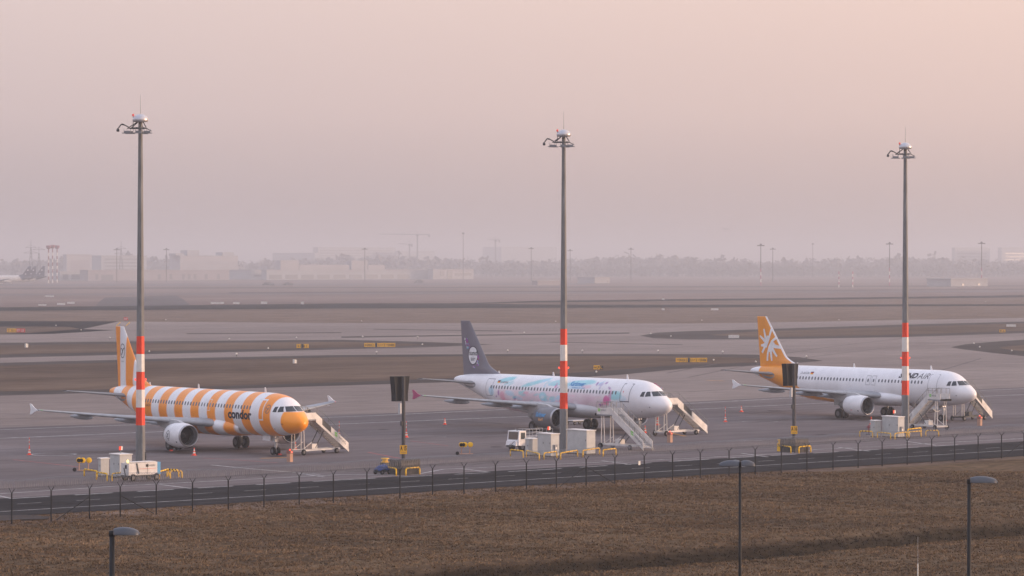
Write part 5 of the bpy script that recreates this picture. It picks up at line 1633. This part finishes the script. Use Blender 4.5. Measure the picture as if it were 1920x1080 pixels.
building('tallest hazy apartment slab on the centre left skyline', 596, 515, 587, 742, 463.5, m='bgrey', Yd=7200, grp='hazy apartment slabs on the skyline', name='apartment_block', wins=[(600, 735, .55 + .1 * k, .6 + .1 * k) for k in range(4)])
building('hazy apartment slab right of the tall one', 745, 515, 740, 815, 471, m='bgrey', Yd=7300, grp='hazy apartment slabs on the skyline', name='apartment_block')
building('hazy block behind the middle mast', 940, 515, 905, 1044, 463, m='bgrey', Yd=8200, grp='hazy apartment slabs on the skyline', name='apartment_block')
building('hazy block on the right skyline, left of two', 1790, 515, 1785, 1856, 464, m='bgrey', Yd=7000, grp='hazy apartment slabs on the skyline', name='apartment_block', wins=[(1795, 1850, .5 + .12 * k, .56 + .12 * k) for k in range(3)])
building('hazy block on the right skyline, cut by the right edge', 1878, 515, 1871, 1960, 464, m='bgrey', Yd=7000, grp='hazy apartment slabs on the skyline', name='apartment_block', wins=[(1885, 1950, .5 + .12 * k, .56 + .12 * k) for k in range(3)])
building('low hut with pale wall left of the middle mast base of the haze', 1008, 535, 1005, 1050, 526, m='bwall', Yd=3000)

# three striped radar masts with red bowls
for k, (px, yt) in enumerate([(91, 460), (98.5, 459), (107, 460)]):
    Yd = 3300 + 60 * k
    t = thing('striped_mast', 'slender red and white mast with a dark red bowl on top, %s of three' % ('leftmost', 'middle', 'rightmost')[k], 'mast', atY(px, Yd), 0, 'three striped masts at far left')
    zt = zat(yt, Yd)
    n = 10
    for j in range(n):
        MB().tube((0, 0, (zt - 4) * j / n + (.01 if j else 0)), (0, 0, (zt - 4) * (j + 1) / n), .6, n=8).build('painted_band', M['darkred' if j % 2 else 'bandwhite'], t)
    MB().lathe([(zt - 3.9, .6), (zt - 3.2, 1.9), (zt - 1.2, 2.7), (zt - .2, 2.5), (zt, .1)], n=16, caps=True).build('bowl', M['darkred'], t, True)
# lattice pylons
def pylon(label, px, yt, Yd, m='dgrey', arms=((.8, 7), (.66, 9))):
    t = thing('power_pylon', label, 'pylon', atY(px, Yd), 0, 'faint power pylons')
    zt = zat(yt, Yd)
    b = MB()
    for sx in (-1, 1):
        for sy in (-1, 1):
            b.tube((sx * 3, sy * 3, 0), (sx * .4, sy * .4, zt * .8), .3, n=4)
    n = 8
    for k in range(n):
        z0, z1 = zt * .8 * k / n, zt * .8 * (k + 1) / n
        w0, w1 = 3 - 2.6 * k / n, 3 - 2.6 * (k + 1) / n
        b.tube((-w0, -w0, z0), (w1, -w1, z1), .18, n=4).tube((w0, -w0, z0), (-w1, -w1, z1), .18, n=4)
    b.tube((0, 0, zt * .78), (0, 0, zt), .35, n=4)
    b.build('tower', M[m], t)
    for fz, L_ in arms:
        MB().tube((-L_, 0, zt * fz), (L_, 0, zt * fz), .3, n=4).tube((-L_, 0, zt * fz), (0, 0, zt * (fz + .06)), .2, n=4).tube((L_, 0, zt * fz), (0, 0, zt * (fz + .06)), .2, n=4).build('arm', M[m], t)
pylon('faint power pylon left of the three striped masts, taller one', 58, 449, 4200)
pylon('faint power pylon left of the three striped masts, wider one', 73, 462, 4200, arms=((.9, 8),))
pylon('faint power pylon left of the leftmost mast', 227, 452, 4400)
# far light masts
def far_mast(label, px, yt, Yd, striped=False, hw=4.0):
    t = thing('far_light_mast', label, 'light mast', atY(px, Yd), 0, 'light masts far across the field')
    zt = zat(yt, Yd)
    if striped:
        z1 = zt * .42
        for j in range(5):
            MB().tube((0, 0, z1 * j / 5), (0, 0, z1 * (j + 1) / 5), .45, n=8).build('painted_band', M['magenta' if j % 2 == 0 else 'bandwhite'], t)
        MB().tube((0, 0, z1 + .01), (0, 0, zt), .38, .3, n=8).build('pole', M['dgrey'], t)
    else:
        MB().tube((0, 0, 0), (0, 0, zt), .42, .32, n=8).build('pole', M['dgrey'], t)
    MB().box(-hw, hw, -.4, .4, zt - 1.1, zt - .3).lathe([(zt - .2, 1.3), (zt + .6, .9), (zt + 1.1, .2)], n=10, caps=True).build('lamp_ring', M['dgrey'], t)
for lab, px, yt, Yd, st_ in [
    ('slender light mast on the skyline right of the middle mast, banded foot', 1426.5, 459, 2900, True),
    ('light mast with a cross head left of the rightmost mast, banded foot', 1668, 456, 2900, True),
    ('light mast in front of the pale vented building, banded foot', 1840.5, 455, 2900, True),
    ('faint light mast right of the banded one on the skyline', 1449, 466, 3600, False),
    ('faint light mast above the grass left of the slender one', 1183, 466, 3700, False),
    ('faint light mast just left of the middle mast', 996, 465, 3800, False),
    ('faint light mast just right of the middle mast', 1069, 469, 3900, False),
    ('tall faint mast above the pale building at the terminal end', 868.5, 437, 4200, False),
    ('faint light mast in front of the left hangar', 219, 467, 3400, False),
    ('faint light mast beside the lattice block', 312, 467, 3500, False),
    ('faint light mast in front of the central terminal', 684, 466, 3600, False),
    ('thin faint mast on the right-hand skyline', 1524, 457, 4600, False),
]:
    far_mast(lab, px, yt, Yd, st_, 3.2 if Yd < 4000 else 2.0)
for k, px in enumerate((1573, 1599)):
    Yd = 2700
    t = thing('marker_pole', 'short red and white pole far across the field, %s of a pair' % ('left', 'right')[k], 'pole', atY(px, Yd), 0, 'pair of banded marker poles')
    zt = zat(509, Yd)
    for j in range(6):
        MB().tube((0, 0, zt * j / 6), (0, 0, zt * (j + 1) / 6), .4, n=6).build('painted_band', M['magenta' if j % 2 else 'bandwhite'], t)
# tower cranes
def crane(label, px, yt, Yd, jl, jr):
    t = thing('tower_crane', label, 'crane', atY(px, Yd), 0, 'tower cranes on the skyline')
    zt = zat(yt, Yd)
    s = Yd / F
    MB().box(-1.3, 1.3, -1.3, 1.3, 0, zt).build('tower', M['steel'], t)
    MB().box(-2.2, 2.2, -1.6, 1.6, zt - 1, zt + 2).build('cab', M['dgrey'], t)
    MB().hexa([(-jl * s, -.8, zt + 2.6), (jr * s, -.8, zt + 1.2), (jr * s, .8, zt + 1.2), (-jl * s, .8, zt + 2.6), (-jl * s, -.8, zt + 3.6), (jr * s, -.8, zt + 2.8), (jr * s, .8, zt + 2.8), (-jl * s, .8, zt + 3.6)]).build('jib', M['mgrey'], t)
    MB().box(jr * s - 3, jr * s - .5, -1.2, 1.2, zt - 2.5, zt + 1.1).build('counterweight', M['dgrey'], t)
    MB().tube((0, 0, zt + 2), (0, 0, zt + 9), .5, n=4).tube((0, 0, zt + 9), (-jl * s * .6, 0, zt + 3), .2, n=4).tube((0, 0, zt + 9), (jr * s * .8, 0, zt + 2.5), .2, n=4).build('stay', M['mgrey'], t)
crane('tower crane with the longest jib above the terminal', 782.5, 442, 6000, 74, 24)
crane('smaller tower crane right of the pale building', 929, 452, 6300, 14, 9)
crane('low tower crane left of the long-jib crane', 768, 460, 6300, 22, 6)

# ------------------------------------------------------------------ vegetation
def forest(name, Y0_, Y1_, n, hmin, hmax, x0, x1, seed, m, cl=20):
    r = np.random.default_rng(seed)
    V = []; Fs = []
    for _ in range(n):
        Yd = r.uniform(Y0_, Y1_)
        px = r.uniform(x0, x1)
        X_ = (px - 960) * Yd / F
        hh = r.uniform(hmin, hmax) * (1.25 if r.random() < .05 else 1) * (1 + .12 * math.sin(px * .013 + seed))
        rad_ = hh * r.uniform(.22, .34)
        for c in range(cl):
            d = r.normal(size=3); d /= np.linalg.norm(d) + 1e-9
            rr_ = r.uniform(.35, 1) ** .5
            c0 = np.array([X_ + d[0] * rad_ * rr_, Yd + d[1] * rad_ * rr_, hh * .56 + d[2] * hh * .42 * rr_])
            a = r.normal(size=3); b = r.normal(size=3)
            s = hh * r.uniform(.09, .17)
            a *= s / np.linalg.norm(a); b *= s / np.linalg.norm(b)
            k = len(V)
            V += [c0 - a, c0 + b, c0 + a * 1.1, c0 - b * .9]
            Fs.append((k, k + 1, k + 2, k + 3))
        k = len(V)
        V += [np.array([X_ - .4, Yd, 0]), np.array([X_ + .4, Yd, 0]), np.array([X_ + .15, Yd, hh * .7]), np.array([X_ - .15, Yd, hh * .7])]
        Fs.append((k, k + 1, k + 2, k + 3))
    return tag(mesh(name, V, Fs, m), 'hazy belt of bare trees along the far side of the airfield', 'woodland', kind='stuff')
M['forest'] = mat('hazed_woodland', (.16, .155, .165), 1, var=.3, scale=.05)  # tree colour paled towards lilac to imitate the haze fade
forest('woodland', 5300, 8200, 2600, 22, 32, -260, 2180, 5, M['forest'])
forest('woodland', 5000, 5400, 900, 14, 20, 900, 2180, 9, M['forest'])
def bush(label, px, py, r_, h_, seed):
    r = np.random.default_rng(seed)
    p = at(px, py)
    t = thing('bush', label, 'bush', p, 0, 'low bushes on the far field')
    V = []; Fs = []
    for c in range(260):
        d = r.normal(size=3); d /= np.linalg.norm(d)
        q = r.uniform(.3, 1) ** .5
        c0 = np.array([d[0] * r_ * q, d[1] * r_ * q, abs(d[2]) * h_ * q])
        a = r.normal(size=3) * .35; b = r.normal(size=3) * .35
        k = len(V); V += [c0 - a, c0 + b, c0 + a, c0 - b]; Fs.append((k, k + 1, k + 2, k + 3))
    mesh('foliage', V, Fs, M['forest'], t)
    MB().tube((0, 0, 0), (0, 0, h_ * .6), .25, n=6).build('trunk', M['barrel'], t)
bush('rounded bush in front of the central terminal', 785, 531, 5, 3.6, 1)
bush('darker low bush left of the rounded one', 503, 535, 6, 3.0, 2)
bush('dark bush beside the low one at the terminal left end', 540, 535, 5, 2.6, 3)

# dry grass tufts on the foreground field
def tufts(n):
    r = np.random.default_rng(11)
    Yd = r.uniform(180, 290, n * 3)
    X_ = r.uniform(-58, 60, n * 3)
    d = fence_d(X_, Yd)
    pxs = 960 + F * X_ / Yd
    keep = ((Y0 + F * H / Yd) > 969 - .0594 * pxs + .5) & (pxs > -420) & (pxs < 2350)
    X_, Yd = X_[keep][:n], Yd[keep][:n]
    dens = wob(X_, Yd, .9, 4.)
    zg, pr = ground_z(X_, Yd)
    k = len(X_)
    nb = 4
    base = np.repeat(np.stack([X_, Yd, zg - .02], -1), nb, 0)
    m_ = len(base)
    az = r.uniform(0, 2 * np.pi, m_)
    base[:, 0] += r.normal(0, .09, m_); base[:, 1] += r.normal(0, .09, m_)
    hh = r.uniform(.05, .15, m_) * np.repeat(1 + .35 * dens + .6 * pr, nb)
    ww = r.uniform(.025, .06, m_)
    lean = r.uniform(.3, 1.9, m_)[:, None] * np.stack([np.cos(az * 1.7), np.sin(az * 1.7), np.zeros(m_)], -1) * hh[:, None]
    sd_ = np.stack([np.cos(az), np.sin(az), np.zeros(m_)], -1) * ww[:, None]
    tip = base + lean; tip[:, 2] += hh
    V = np.stack([base - sd_, base + sd_, tip], 1).reshape(-1, 3)
    Fs = np.arange(m_ * 3).reshape(-1, 3).tolist()
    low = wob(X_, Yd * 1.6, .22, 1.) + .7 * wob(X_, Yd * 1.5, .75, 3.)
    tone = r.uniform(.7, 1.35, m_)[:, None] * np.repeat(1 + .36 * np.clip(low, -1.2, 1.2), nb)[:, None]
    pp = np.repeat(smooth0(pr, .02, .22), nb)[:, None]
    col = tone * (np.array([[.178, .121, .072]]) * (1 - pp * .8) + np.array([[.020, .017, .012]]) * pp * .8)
    gm = paintmat('grass_blade', .9, 0)
    gm.node_tree.nodes['Principled BSDF'].inputs['Specular IOR Level'].default_value = 0.0
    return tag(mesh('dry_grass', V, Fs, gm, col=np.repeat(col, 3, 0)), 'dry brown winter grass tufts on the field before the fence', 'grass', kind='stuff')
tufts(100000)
# pale weeds in the ditch near the right edge
wp = MB()
rw = np.random.default_rng(4)
pc = at(1893, 990)
t = thing('weed_clump', 'pale silvery weeds in the ditch near the right edge', 'weeds', (pc.x, pc.y, ground_z(np.array([pc.x]), np.array([pc.y]))[0][0] - .1), 0)
for k in range(160):
    x, y = rw.normal(0, 1.0), rw.normal(0, .5)
    wp.tube((x, y, 0), (x + rw.normal(0, .15), y + rw.normal(0, .1), rw.uniform(.25, .75)), .012, .004, 4, False)
wp.build('stems', M['bandwhite'], t)

# ------------------------------------------------------------------ haze
hb = MB().box(-6500, 6500, -300, 12200, -3.0, 84).build('haze', None)
hb.data.materials.clear()
hm = bpy.data.materials.new('haze')
hm.use_nodes = True
N, L = hm.node_tree.nodes, hm.node_tree.links
N.clear()
mo = N.new('ShaderNodeOutputMaterial')
pv = N.new('ShaderNodeVolumePrincipled')
pv.inputs['Color'].default_value = (.74, .765, .835, 1)
pv.inputs['Density'].default_value = 2.6e-4
pv.inputs['Anisotropy'].default_value = .2
L.new(pv.outputs[0], mo.inputs['Volume'])
hb.data.materials.append(hm)
tag(hb, kind='stuff')
hb['label'] = 'pink-grey morning haze over the airfield'
